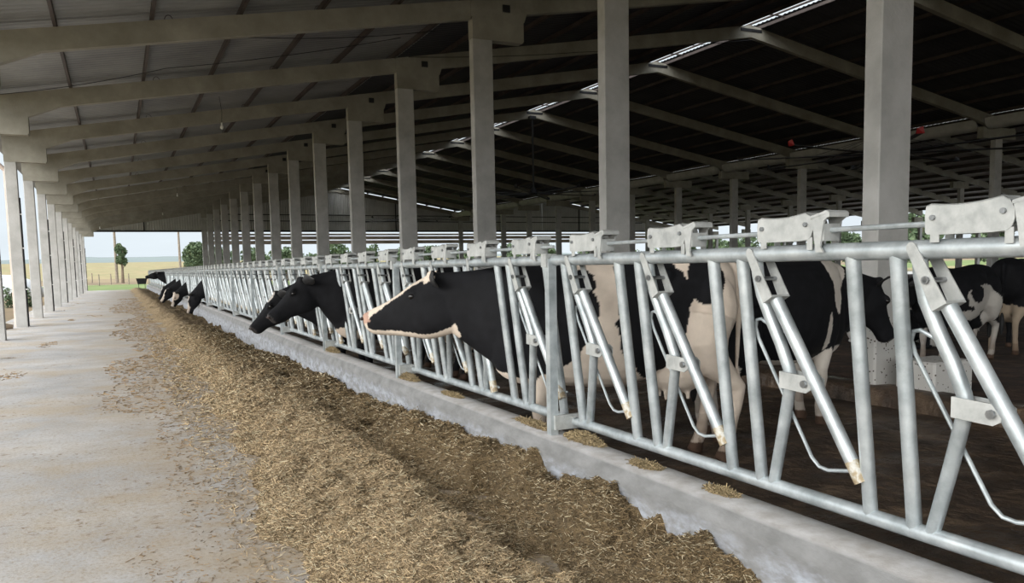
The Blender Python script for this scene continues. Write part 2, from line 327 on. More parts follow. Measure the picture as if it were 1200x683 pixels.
# feed curb, with uneven trowelled lip
def curb():
    ys = np.concatenate([np.arange(-.6, 20, .12), np.arange(20, 75.3, .8)]); n = len(ys)
    w1 = fbm(P3(ys*0, ys, 1.3), 3, 11)*.010; w2 = fbm(P3(ys*0+9, ys, 1.0), 3, 12)*.012
    prof = [(2.16, -.05), (2.165, .2), (2.168, .30), (2.166, .335), (2.176, .352), (2.196, .388), (2.212, .400), (2.3, .404), (2.375, .4), (2.39, .385), (2.392, -.05)]
    V = []
    for i, (px, pz) in enumerate(prof):
        ax = w1 if i in (2, 3, 4, 5, 6) else w1*.3; az = w2 if i in (2, 3, 4) else w2*.3
        V.append(np.stack([px+ax, ys, pz+az*(pz > 0)], 1))
    V = np.stack(V, 1).reshape(-1, 3); k = len(prof)
    i = (np.arange(n-1)[:, None]*k+np.arange(k-1)[None]).ravel()
    Fc = np.stack([i, i+1, i+k+1, i+k], 1); me = bpy.data.meshes.new('feed_curb'); raw_mesh(me, V, Fc[:, ::-1]); me.materials.append(M['curb']); me.shade_smooth(); me.set_sharp_from_angle(angle=math.radians(50))
    return link('feed_curb', me)
tag(curb(), 'long low grey concrete curb carrying the headlock fence', 'curb')
# rough kerb between alley and bedding
ys = np.concatenate([np.arange(-.5, 16, .15), np.arange(16, 75.3, 1.0)]); n = len(ys); q = fbm(P3(ys*0+3, ys, 1.7), 4, 21)*.03
prof = [(6.55, -.04), (6.56, .10), (6.6, .135), (6.68, .15), (6.92, .14)]
V = np.stack([np.stack([px+q*(.8 if i < 3 else .3), ys, pz+q*.6*(pz > 0)], 1) for i, (px, pz) in enumerate(prof)], 1).reshape(-1, 3); k = len(prof)
i = (np.arange(n-1)[:, None]*k+np.arange(k-1)[None]).ravel(); me = bpy.data.meshes.new('alley_kerb'); raw_mesh(me, V, np.stack([i, i+k, i+k+1, i+1], 1)); me.materials.append(M['alley']); me.shade_smooth()
tag(link('alley_kerb', me), 'low rough dung-covered kerb between cow alley and bedding', 'kerb')

# ------------------------------------------------------------------ roof, gable
def corr(name, x0, x1, y0, y1, m, pitch=.19, amp=.018, thick=True):
    n = int((y1-y0)/pitch); ys = []; zs = []
    for i in range(n):
        b = y0+i*pitch; ys += [b, b+.45*pitch, b+.58*pitch, b+.87*pitch]; zs += [0, 0, amp, amp]
    ys = np.array(ys); zs = np.array(zs); xs = np.array([x0, (x0+x1)/2, x1])
    V = []; 
    for dz in (0, .012):
        for x in xs: V.append(np.stack([np.full_like(ys, x), ys, roofz(x)+.12+zs+dz], 1))
    V = np.concatenate(V); m_ = len(ys); Fs = []
    for s in range(2):
        for a in range(2):
            i = np.arange(m_-1)+(s*3+a)*m_; q = np.stack([i, i+1, i+1+m_, i+m_], 1); Fs.append(q if s else q[:, ::-1])
    me = bpy.data.meshes.new(name); raw_mesh(me, V, np.concatenate(Fs)); me.materials.append(m); return tag(link(name, me), kind='structure')
corr('ceiling', XL-.75, XM+.2, -9, YEND+.3, M['sheet']); corr('ceiling', XM+.2, XR-.34, -38, YEND+.3, M['shadesheet'])
corr('ceiling', XR+.34, XG-.0, -38, YEND+.3, M['shadesheet'])  # nave and second barn roofs extended unseen behind the camera to block light
corr('ceiling', XG+.005, XR2, -38, YEND+.3, M['litsheet']); corr('ceiling', XR2, XE+.7, -38, YEND+.3, M['litsheet'])
def purlin(x, label):
    b = MB(); z = roofz(x)
    y0 = -38 if XM < x else -9; b.box(x-.028, x+.028, y0, YEND, z-.001, z+.012); b.box(x-.028, x-.020, y0, YEND, z-(.09 if x > XG+.1 else 0), z+.116); b.box(x-.028, x+.026, y0, YEND, z+.104, z+.116)
    tag(b.build('purlin', M['purlin']), label, 'purlin', 'steel purlins under the roof sheets')
def purlins(xs, where):
    for i, x in enumerate(xs): purlin(x, f'dark steel roof purlin, {("lowest" if i == 0 else ORD[i]+" up from the eave")} {where}')
purlins([-2.15+1.47*i for i in range(6)], 'over the feed lane')
purlins([6.67+1.44*i for i in range(8)]+[XR-.42], 'on the near nave slope')
purlins([XG-.4-1.44*i for i in range(8)]+[XR+.42], 'on the far nave slope')
purlins([XG+.35+1.5*i for i in range(6)], 'on the second barn near slope')
purlins([XE-.2-1.5*i for i in range(12)], 'on the second barn far slope')
b = MB(); b.tube([(XR, -9, roofz(XR)+.03), (XR, YEND, roofz(XR)+.03)], .035, 8)
for k in range(0, 15):
    b.box(XR-.4, XR+.4, row(k)-1.0, row(k)-.94, roofz(XR)+.02, roofz(XR)+.05)
tag(b.build('ridge_pipe', M['purlin']), 'dark pipe running along the open roof ridge slot', 'pipe')

def gable_sheet(x0, x1, zb, gap, name='wall_back'):
    xs = []; off = []; n = int((x1-x0)/.2)
    for i in range(n+1):
        bx = x0+i*.2; xs += [bx, bx+.09, bx+.115, bx+.175]; off += [0, 0, .03, .03]
    xs = np.clip(np.array(xs), x0, x1); off = np.array(off); top = np.array([roofz(v) for v in xs])+.1-gap
    V = np.concatenate([np.stack([xs, YEND+off+dy, z], 1) for dy in (0, .01) for z in (np.full_like(xs, zb), top)]); m_ = len(xs); i = np.arange(m_-1)
    Fc = np.concatenate([np.stack([i, i+1, i+1+m_, i+m_], 1), np.stack([i+2*m_, i+3*m_, i+1+3*m_, i+1+2*m_], 1)])
    me = bpy.data.meshes.new(name); raw_mesh(me, V, Fc); me.materials.append(M['gable']); return tag(link(name, me), kind='structure')
gable_sheet(XL, XR, H0+3.44, 0); gable_sheet(XR, XG, H0+3.44, .38); gable_sheet(XG, XR2, H0+3.44, .22); gable_sheet(XR2, XE, H0+3.44, .2)
b = MB(); b.box(XL, XE, YEND-.1, YEND-.02, H0+3.36, H0+3.5)
for z in (4.3, 4.85): b.box(XM, XE-6, YEND-.08, YEND-.02, H0+z, H0+z+.07)
for x in (2.2, 12.5, 24, 35, 44): b.box(x, x+.09, YEND-.12, YEND-.02, H0+3.4, roofz(x)-.05)
tag(b.build('trim_1', M['dark']), kind='structure')
for i, (z0, z1) in enumerate([(2.28, 2.6), (2.68, 2.98), (3.06, 3.22)]):
    b = MB(); b.cbox(XM+.1, XE, YEND-.02, YEND+.02, H0+z0, H0+z1, .008)
    tag(b.build('gable_board', M['board']), 'pale horizontal board across the far gable opening, '+['lowest', 'middle', 'uppermost'][i]+' of three', 'board', 'boards across the far gable opening')

# ------------------------------------------------------------------ columns
def column(x, k, name, rowname, wx=.44, wy=.20, ztop=5.0, corbel=(0, 1.15), cz=.43, ped=False, mid='column'):
    n = ORD[k]
    t = thing('concrete_column', (x, row(k), 0), f'{n} grey concrete column of the {rowname}', 'column', 'columns of the '+rowname)
    b = MB(); zt = H0+ztop; d = .0
    b.cbox(0, wx, 0, wy, -.05, zt-cz+.02); b.build('shaft', M[mid], t)
    c = MB(); c.prism([(corbel[0], zt-cz), (corbel[1]-.03, zt-cz), (corbel[1], zt-cz+.04), (corbel[1], zt), (corbel[0], zt)], 'y', -.01, wy+.01); c.build('corbel', M['beam'], t)
    return t
for k in range(0, 15):
    t = column(XM, k, 'm', 'row behind the feed fence')
    b = MB(); b.box(-.10, .02, .04, .09, H0+5.05, H0+5.1); b.build('steel_lug', M['dark'], t)
    if k == 0:
        b = MB(); b.cbox(-.012, .452, -.012, .212, .0, .98, .02); b.build('splash_base', M['speck'], t)
for k in range(0, 15): 
    t = column(XL-.28, k, 'l', 'row along the left edge of the lane', wx=.28, wy=.22, ztop=3.36, corbel=(0, 1.0), cz=.38)
    if k % 2 == 0 or k == 1:
        b = MB(); b.tube([(.30, .05, .02), (.30, .05, 3.1+.35)], .018, 8); b.build('conduit', M['dark'], t)
        b = MB()
        for z in (1.0, 2.1, 3.0): b.box(.275, .33, .02, .08, z, z+.03)
        b.build('conduit_clip', M['bulb'], t)
    if k == 4:
        b = MB(); b.tube([(-.02, .42, 0), (-.02, .42, 4.2)], .055, 12); b.tube([(-.02, .42, 4.2), (-.3, .42, 4.5)], .055, 12); b.build('downpipe', M['pvc'], t, smooth=True)
for k in range(0, 15): column(XG, k, 'g', 'row under the roof valley', wx=.42, wy=.22, ztop=4.86, corbel=(-.75, 1.15), cz=.42)
for k in range(0, 15): column(XC, k, 'c', 'row inside the second barn', wx=.40, wy=.22, ztop=4.78, corbel=(-.7, .8), cz=.42)
for k in range(0, 15): column(XE, k, 'e', 'far outer row of the second barn', wx=.3, wy=.22, ztop=3.2, corbel=(-.7, .3), cz=.38)

# pedestal block right of the nearest column
b = MB(); b.cbox(6.80, 7.35, 5.12, 5.55, .0, .42, .02)
tag(b.build('concrete_block', M['speck']), 'square speckled concrete block beside the foot of the nearest column', 'block')

# ------------------------------------------------------------------ rafters
def rafter(x0, x1, k, where, d=.37, hl=0, hr=0, th=.16, hooks=(), zl=None, zr=None, cat='roof beam'):
    # haunched precast rafter from x0 to x1; hl/hr = extra depth at the ends
    sl_ = .8
    top = [(x0, roofz(x0+1e-4)), (x1, roofz(x1-1e-4))]
    bot = [(x1, roofz(x1-1e-4)-d-hr)]
    if hr: bot += [(x1-.35, roofz(x1-.35)-d-hr), (x1-.35-sl_, roofz(x1-.35-sl_)-d)]
    if hl: bot += [(x0+.35+sl_, roofz(x0+.35+sl_)-d), (x0+.35+.0, roofz(x0+.35)-d-hl)]
    bot += [(x0, roofz(x0+1e-4)-d-hl)]
    s = x0; zb = roofz(x0+1e-4)
    poly = [(p[0]-s, p[1]-zb) for p in top[::1]]+[(p[0]-s, p[1]-zb) for p in bot]
    b = MB(); b.prism(poly, 'y', 0, th)
    t = b.build('concrete_rafter', M['beam'], loc=(s, row(k)+.02, zb))
    tag(t, f'{ORD[k]} {where}', 'roof beam', 'concrete roof beams')
    if hooks:
        for hx in hooks:
            h = MB(); zz = roofz(x0+hx)-zb
            h.tube([(hx+.07*math.cos(a), th/2, zz-.01+.10*math.sin(a)) for a in np.linspace(0, math.pi, 9)], .007, 6)
            h.build('lifting_hook', M['purlin'], t)
    return t
for k in range(0, 15):
    rafter(XL-.3, XM-.02, k, 'concrete beam over the feed lane, counting from the camera', hl=.10, hr=.0, hooks=(3.6, 6.2) if k < 8 else ())
    rafter(XM, XR, k, 'concrete beam on the nave slope rising to the ridge', hl=.0, hr=0)
    rafter(XR, XG-.02, k, 'concrete beam on the nave slope falling from the ridge', hr=.06)
    rafter(XG+.02, XR2, k, 'concrete beam rising to the second barn ridge')
    rafter(XR2, XC+.18, k, 'concrete beam falling from the second barn ridge')
    rafter(XC+.2, XE+.3, k, 'outermost concrete beam of the second barn')
# haunch blocks on the two main column rows
def haunch(x, k, poly, rn, o=.012, name='beam_haunch'):
    b = MB(); b.prism(poly, 'y', .02-o, .18+o); t = b.build(name, M['beam'], loc=(x, row(k), H0))
    return tag(t, f'{ORD[k]} deep concrete haunch seated on the {rn}', 'beam haunch', 'beam haunches on the '+rn)
for k in range(0, 15):
    t = haunch(XM, k, [(-.02, 5.0), (1.18, 5.0), (1.36, 5.53), (-.02, 5.29)], 'row behind the feed fence')
    h = MB(); h.box(.68, .84, -.03, .0, 5.16, 5.30); h.build('lifting_pocket', M['dark'], t, loc=(0, -.0, 0))
    haunch(XL-.3, k, [(0, 3.36), (1.0, 3.36), (1.62, roofz(XL+1.32)-H0-.375), (1.62, roofz(XL+1.32)-H0-.2), (0, 3.6)], 'left lane columns', .005)
# ridge plates
for k in range(0, 15):
    b = MB(); z = roofz(XR)-.09; b.box(XR-.42, XR+.42, row(k)-.0, row(k)+.02, z-.12, z-.03)
    tag(b.build('ridge_plate', M['dark']), f'{ORD[k]} small dark steel plate at the ridge joint of the nave beams', 'plate', 'ridge joint plates')
# valley gutter trough, one piece per bay
for k in range(0, 14):
    n = 10; out = [(-.36*math.cos(a), -.40*math.sin(a)) for a in np.linspace(0, math.pi, n)]
    inn = [(-.31*math.cos(a), -.35*math.sin(a)) for a in np.linspace(math.pi, 0, n)]
    b = MB(); b.prism(out+inn, 'y', 0, 4.6)
    tag(b.build('gutter_trough', M['column'], smooth=True, loc=(XG-.42, row(k)+.30, H0+5.16)), f'{ORD[k]} half-round concrete gutter trough in the roof valley', 'gutter', 'valley gutter troughs')

# ------------------------------------------------------------------ ceiling fans
def fan_build(x, y, z, label, a0):
    t = thing('ceiling_fan', (x, y, z), label, 'ceiling fan', 'large ceiling fans under the ridge')
    zt = roofz(x)-.4-z
    b = MB(); b.tube([(0, 0, .3), (0, 0, zt)], .05, 10); b.box(-.16, .16, -.1, .1, zt-.05, zt+.1); b.build('drop_rod', M['dark'], t)
    b = MB(); b.tube([(0, 0, -.08), (0, 0, .02), (0, 0, .18), (0, 0, .34)], [.2, .24, .16, .08], 14); b.build('motor', M['dark'], t, smooth=True)
    R = 3.65
    for i in range(8):
        a = a0+i*math.pi/4; c, s = math.cos(a), math.sin(a)
        prof = [(-.09, -.01), (-.03, .022), (.09, -.012), (-.03, .008)]
        V = []; 
        for r_ in (.2, R): V += [(c*r_-s*p, s*r_+c*p, q+.0) for p, q in prof]
        bl = MB().add(V, [(0, 1, 2, 3), (7, 6, 5, 4)]+[(i_, (i_+1) % 4, 4+(i_+1) % 4, 4+i_) for i_ in range(4)]).build('blade', M['dark'], t)
        g_ = MB(); q0 = [(R-.02, -.09, -.02), (R+.0, .10, -.02), (R+.03, .05, .13), (R+.03, -.07, .09)]
        V = [(c*(r_+e)-s*p, s*(r_+e)+c*p, q) for e in (0, .012) for r_, p, q in q0]
        g_.add(V, [(0, 1, 2, 3), (7, 6, 5, 4)]+[(i_, (i_+1) % 4, 4+(i_+1) % 4, 4+i_) for i_ in range(4)]).build('tip_fin', M['red'] if (y < 20 and i in (4, 5)) else M['dark'], bl)  # shade painted on the fins: dark colour replaces red on all but two
        w_ = MB(); w_.tube([(0, 0, .5), (c*R*.45, s*R*.45, .03)], .006, 5); w_.build('stay_wire', M['dark'], t)
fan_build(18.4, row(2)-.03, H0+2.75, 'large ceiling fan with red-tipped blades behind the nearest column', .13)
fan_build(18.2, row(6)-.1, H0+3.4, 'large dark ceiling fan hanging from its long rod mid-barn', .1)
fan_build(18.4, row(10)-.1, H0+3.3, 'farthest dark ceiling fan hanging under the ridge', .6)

# ------------------------------------------------------------------ hanging bulbs, cables
def bulb(x, y, zt, zb, label):
    t = thing('hanging_bulb', (x, y, zb), label, 'light bulb', 'bare bulbs over the lane')
    b = MB(); b.tube([(0, 0, .1), (.02, .01, (zt-zb)*.5), (-.03, 0, zt-zb)], .006, 5); b.build('cord', M['dark'], t)
    b = MB(); b.tube([(0, 0, .12), (0, 0, .05)], .022, 8); b.build('socket', M['bulb'], t)
    b = MB(); b.ell((0, 0, 0), (.045, .045, .06)); b.build('glass', M['bulb'], t, smooth=True)
bulb(2.75, row(4)-2.1, roofz(2.7), H0+3.82, 'bare white bulb hanging on a long cord over the lane, nearest')
for i, (x, k) in enumerate([(3.0, 8), (3.0, 11), (2.4, 13), (-.9, 12)]):
    bulb(x, row(k)+.1, roofz(x)-.3, roofz(x)-.8, f'small bare bulb under the lane roof, {ORD[i+1]} from the camera')
def cable(pts, label, r=.008, n=14, sag=.1):
    b = MB(); P = []
    for a, c in zip(pts[:-1], pts[1:]):
        for i in range(n): q = i/n; P.append(Vector(a).lerp(Vector(c), q)-Vector((0, 0, sag*4*q*(1-q))))
    P.append(Vector(pts[-1])); b.tube(P, r, 5); tag(b.build('electric_cable', M['dark']), label, 'cable')
cable([(-2.0, row(3)-.1, roofz(-2)-.02), (1.2, row(3)-1.0, roofz(1.2)+.02), (6.0, row(3)-2.6, roofz(6)-.1)], 'thin dark cable slanting under the lane roof in the nearest full bay', sag=.06)
cable([(1.9, row(3)-3.6, roofz(1.9)-.0), (6.6, row(3)-3.2, roofz(6.6)-.15)], 'second thin cable strung across the lane roof near the camera', sag=.1)
cable([(XM+.3, row(3)-.1, H0+5.35), (12, row(3)-.2, H0+5.9), (XR, row(3)-.1, H0+6.9), (24, row(3)-.1, H0+5.6)], 'slack cable along the third nave beam below the ridge', sag=.05)

# ------------------------------------------------------------------ headlock fence
PITCH, A0 = .733, 2.045
TILT = .124
def FP(y, z, off=0.0):       # fence plane point: z in metres above the bottom rail, off = towards the lane
    return Vector((2.40-TILT*z-off, y, .475+z))
ZT = .95
def unit_meshes():
    D = {}
    def rel(y, z, off=0): p = FP(y, z, off); return Vector((p.x-2.40, p.y, p.z-.475))
    b = MB(); b.tube([rel(0, 0), rel(0, ZT)], .026, 12); D['up1'] = b.mesh('upright_tube', M['zinc'], True)
    b = MB(); b.tube([rel(-.18, 0), rel(-.18, ZT)], .026, 12); D['up2'] = b.mesh('upright_tube', M['zinc'], True)
    P = [rel(-.245, 0), rel(-.325, .24), rel(-.388, .44), rel(-.395, .47), rel(-.388, .505), rel(-.355, .60), rel(-.31, .70), rel(-.275, .79), rel(-.262, .87), rel(-.262, ZT)]
    b = MB(); b.tube(P, .024, 12); D['brace'] = b.mesh('neck_brace', M['zinc'], True)
    # locking arm, origin at its clevis pin
    pv = rel(-.315, .855, .0); D['pv'] = pv
    da0 = Vector((0, -.495, -.869)); top = da0*.092; foot = rel(-.718, .125, .018)-pv
    b = MB(); b.tube([top, top.lerp(foot, .89)], .0255, 14); D['arm'] = b.mesh('locking_arm', M['zinc'], True)
    b = MB(); b.tube([top.lerp(foot, .89), foot], .0258, 14); D['end'] = b.mesh('worn_end', M['rust'], True)
    # clevis: two cheeks either side of the rail, joined by a floor plate
    b = MB(); d = (top.lerp(foot, .06)-Vector((0, .10, .13))).normalized()
    da = Vector((0, -.495, -.869)); pb = Vector((0, .869, -.495))
    def L(a, c): v = da*a+pb*c; return (v.y, v.z)
    outl = [L(-.118, -.018), L(-.130, -.011), L(-.135, 0), L(-.130, .011), L(-.118, .018), L(-.02, .022), L(.088, .027), L(.092, .023), L(.092, -.023), L(.088, -.027), L(-.02, -.022)]
    for xo in (-.046, .041): b.prism(outl, 'x', xo, xo+.005)
    b.prism([L(.086, -.027), L(.094, -.027), L(.094, .027), L(.086, .027)], 'x', -.046, .046)
    D['clevis'] = b.mesh('hinge_clevis', M['zincplate'], False)
    b = MB(); b.tube([(-.056, 0, 0), (.052, 0, 0)], .008, 8); b.tube([(-.056, 0, 0), (-.048, 0, 0)], .013, 8); D['pin'] = b.mesh('pivot_pin', M['bolt'], True)
    lp = [rel(-.338, .64, 0), rel(-.265, .672, 0), rel(-.225, .69, 0), rel(-.20, .685, 0), rel(-.188, .655, 0), rel(-.20, .61, 0), rel(-.30, .42, 0), rel(-.44, .155, 0), rel(-.475, .125, 0), rel(-.52, .12, 0), rel(-.73, .165, .02)]
    b = MB(); b.tube([p-pv+Vector((.03, 0, 0)) for p in lp], .0075, 8); D['loop'] = b.mesh('release_loop', M['zinc'], True)
    # joint bracket at mid height
    b = MB(); j = rel(-.395, .46, 0)
    for xo in (-.038, .028): b.prism([(.025+0, .035), (-.11, .03), (-.135, .015), (-.135, -.02), (-.11, -.035), (.02, -.03)], 'x', xo, xo+.006)
    b.box(-.038, .034, .018, .026, -.03, .035); D['jb'] = b.mesh('joint_bracket', M['zincplate']); D['jp'] = j
    b = MB(); b.tube([(-.052, -.108, 0), (-.042, -.108, 0), (-.0415, -.108, 0), (.045, -.108, 0)], [.0145, .0145, .009, .009], 8); D['jbolt'] = b.mesh('bolt', M['bolt'], True)
    # latch housing on top of the rail: waisted channel with rounded ends
    lo = []; n_ = 10
    def prof():
        up = []
        for a in np.linspace(0, 1, 15):
            y = -.31-.26*a; dip = .012*math.sin(math.pi*a)**1.0; z = .140-dip+(.008*a)
            if a < .06: z -= .008
            if a > .95: z -= .014
            up.append((y, ZT+z))
        dn = [(-.585, ZT+.11), (-.588, ZT+.08), (-.58, ZT+.058), (-.566, ZT+.046), (-.52, ZT+.043), (-.36, ZT+.043), (-.315, ZT+.045), (-.308, ZT+.052), (-.306, ZT+.10)]
        return up+dn
    hx = -TILT*ZT
    b = MB(); b.prism(prof(), 'x', hx-.037, hx-.033); b.prism(prof(), 'x', hx+.033, hx+.037)
    pr = prof()[:15]
    for (a, c) in zip(pr[:-1], pr[1:]): b.prism([a, c, (c[0], c[1]-.004), (a[0], a[1]-.004)], 'x', hx-.037, hx+.037)
    b.box(hx-.036, hx-.032, -.355, -.325, ZT+.02, ZT+.055); b.box(hx-.036, hx-.032, -.585, -.56, ZT+.01, ZT+.055)
    b.box(hx+.032, hx+.036, -.355, -.325, ZT+.02, ZT+.055)
    D['box'] = b.mesh('latch_housing', M['zincplate'])
    b = MB()
    for xo in (-.045, .037): b.prism([(-.588, ZT+.12), (-.655, ZT+.14), (-.668, ZT+.125), (-.645, ZT+.11), (-.63, ZT+.02), (-.645, ZT+.0), (-.61, ZT+.0), (-.60, ZT+.06)], 'x', hx+xo, hx+xo+.008)
    b.prism([(-.585, ZT+.128), (-.660, ZT+.146), (-.672, ZT+.138), (-.672, ZT+.122), (-.662, ZT+.122), (-.655, ZT+.134), (-.585, ZT+.118)], 'x', hx-.047, hx+.047)
    b.box(hx-.037, hx+.037, -.640, -.632, ZT+.04, ZT+.10)
    D['clamp'] = b.mesh('latch_clamp', M['zincplate'])
    b = MB()
    b.tube([(hx-.046, 0, ZT+.095), (hx+.043, 0, ZT+.095)], .0085, 8)
    D['bb'] = b.mesh('bolt', M['bolt'], True)
    return D
U = unit_meshes()
ROFF = {}
def make_panel(nu=4):
    t = thing('headlock_panel', (0, 0, 0), 'x', 'headlock fence', 'galvanised headlock panels in line along the curb')
    L = nu*PITCH; hx = -TILT*ZT
    b = MB(); b.tube([(0, -L+.03, 0), (0, -.01, 0)], .029, 14); b.build('bottom_rail', M['zinc'], t, True)
    b = MB(); b.tube([(hx, -L+.01, ZT), (hx, -.005, ZT)], .0305, 16); b.build('top_rail', M['zinc'], t, True)
    b = MB(); b.tube([(hx, -.06-L+.0, ZT+.078), (hx, -.28, ZT+.078)], .0095, 8); b.build('latch_rod', M['zinc'], t, True)
    b = MB(); b.tube([(hx, -.06, ZT), (hx, .03, ZT)], .038, 16); b.box(hx-.055, hx-.02, -.06, .0, ZT-.038, ZT+.038); b.build('rail_collar', M['zincplate'], t, True)
    po = b = MB(); y0 = -.035
    for (x0, x1, z0) in [(0, 0, 0)]:
        c = .025; v = []
        for z in (-.072, ZT+.01):
            xx = -.135; v += [(xx-c, y0-c-.01, z), (xx+c, y0-c-.01, z), (xx+c, y0+c-.01, z), (xx-c, y0+c-.01, z)]
        b.add(v, [(0, 3, 2, 1), (4, 5, 6, 7), (0, 1, 5, 4), (1, 2, 6, 5), (2, 3, 7, 6), (3, 0, 4, 7)])
    b.build('fence_post', M['zinc'], t)
    b = MB(); b.box(-.14, .03, -.09, -.06, -.04, .045); b.box(-.04, .03, -.12, -.06, .03, .036); b.build('rail_bracket', M['zincplate'], t)
    for i in range(nu):
        y = -i*PITCH; L_ = (0, y, 0)
        if i == 0: L_ = (0, y+.045, 0)
        link('upright_tube', U['up1'], t, L_); link('upright_tube', U['up2'], t, (0, y, 0)); link('neck_brace', U['brace'], t, (0, y, 0))
        a = link('locking_arm', U['arm'], t, (U['pv'].x, U['pv'].y+y, U['pv'].z)); a['stall'] = i
        link('worn_end', U['end'], a)['label'] = 'worn brown lower end of the arm'
        link('hinge_clevis', U['clevis'], a); link('pivot_pin', U['pin'], a); link('release_loop', U['loop'], a)
        j = link('joint_bracket', U['jb'], t, (U['jp'].x, U['jp'].y+y, U['jp'].z)); link('bolt', U['jbolt'], j)
        h = link('latch_housing', U['box'], t, (0, y, 0)); link('bolt', U['bb'], h, (0, -.335, 0)); link('bolt', U['bb'], h, (0, -.556, .006)); link('latch_clamp', U['clamp'], h)
    return t
panel0 = make_panel()
NP = 24
special = {0: 'nearest galvanised headlock panel, its latches largest, at the right of the view', 1: 'headlock panel that the black and white stretching cow reaches through', 2: 'headlock panel just beyond the panel with the stretching cow'}
for k in range(NP):
    p = panel0 if k == 0 else copy_tree(panel0)
    p.location = (2.40, A0+3*PITCH+k*4*PITCH, .475)
    p['label'] = special.get(k, f'{ORD[k]} galvanised headlock panel of the fence, counted from the camera')
occupied = [4, 10, 12, 33, 42, 46, 50, 61]      # stall behind which a cow has her head out: that arm is swung open
for p in [o for o in bpy.data.objects if o.name.startswith('headlock_panel')]:
    kk = round((p.location.y-A0)/PITCH)
    for a in p.children:
        if 'stall' in a:
            if (kk-a['stall']-1) in occupied: a.rotation_euler = (.33, 0, 0)
            del a['stall']

# ------------------------------------------------------------------ cows
def cr_interp(R, sub=3):
    R = [np.array(list(t)+list(b_)+[w_], float) for t, b_, w_ in R]; out = []; n = len(R)
    for i in range(n-1):
        p0, p1, p2, p3 = R[max(i-1, 0)], R[i], R[i+1], R[min(i+2, n-1)]
        for s in range(sub):
            t = s/sub; out.append(.5*((2*p1)+(-p0+p2)*t+(2*p0-5*p1+4*p2-p3)*t*t+(-p0+3*p1-3*p2+p3)*t**3))
    out.append(R[-1]); return out
def loft(b, rings, n=20, e=1.0, side=None):
    V = []; k = len(rings)
    for r in rings:
        T, B, w_ = Vector(r[0:3]), Vector(r[3:6]), r[6]; c = (T+B)/2; u = (T-B)/2
        s = side or Vector((0, 1, 0)); s = (s-u.normalized()*s.dot(u.normalized())).normalized()
        for j in range(n):
            a = 2*math.pi*j/n; ca, sa = math.cos(a), math.sin(a)
            V.append(c+s*(w_*math.copysign(abs(ca)**e, ca))+u*math.copysign(abs(sa)**e, sa))
    f = [(i*n+j, i*n+(j+1) % n, (i+1)*n+(j+1) % n, (i+1)*n+j) for i in range(k-1) for j in range(n)]
    f += [tuple(range(n-1, -1, -1)), tuple((k-1)*n+j for j in range(n))]
    b.add(V, f)
def remeshed(b, name, vox, smooth=5):
    me = bpy.data.meshes.new('tmp'); me.from_pydata([tuple(p) for p in b.v], [], b.f); 
    o = bpy.data.objects.new('tmp', me); COL.objects.link(o)
    m = o.modifiers.new('r', 'REMESH'); m.mode = 'VOXEL'; m.voxel_size = vox
    s = o.modifiers.new('s', 'SMOOTH'); s.factor = .5; s.iterations = smooth
    dg = bpy.context.evaluated_depsgraph_get(); out = bpy.data.meshes.new_from_object(o.evaluated_get(dg)); out.name = name
    bpy.data.objects.remove(o); bpy.data.meshes.remove(me); out.shade_smooth(); return out
BLK = np.array([.0085, .0087, .0105]); 
HT = [(-.06, -.03), (0, .018), (.07, .012), (.16, .004), (.22, -.008), (.3, -.024), (.4, -.036), (.48, -.036), (.53, -.05), (.565, -.078)]
HBt = [-.29, -.315, -.33, -.32, -.30, -.262, -.215, -.20, -.188, -.15]
HW = [.07, .088, .1, .108, .092, .07, .057, .064, .062, .035]
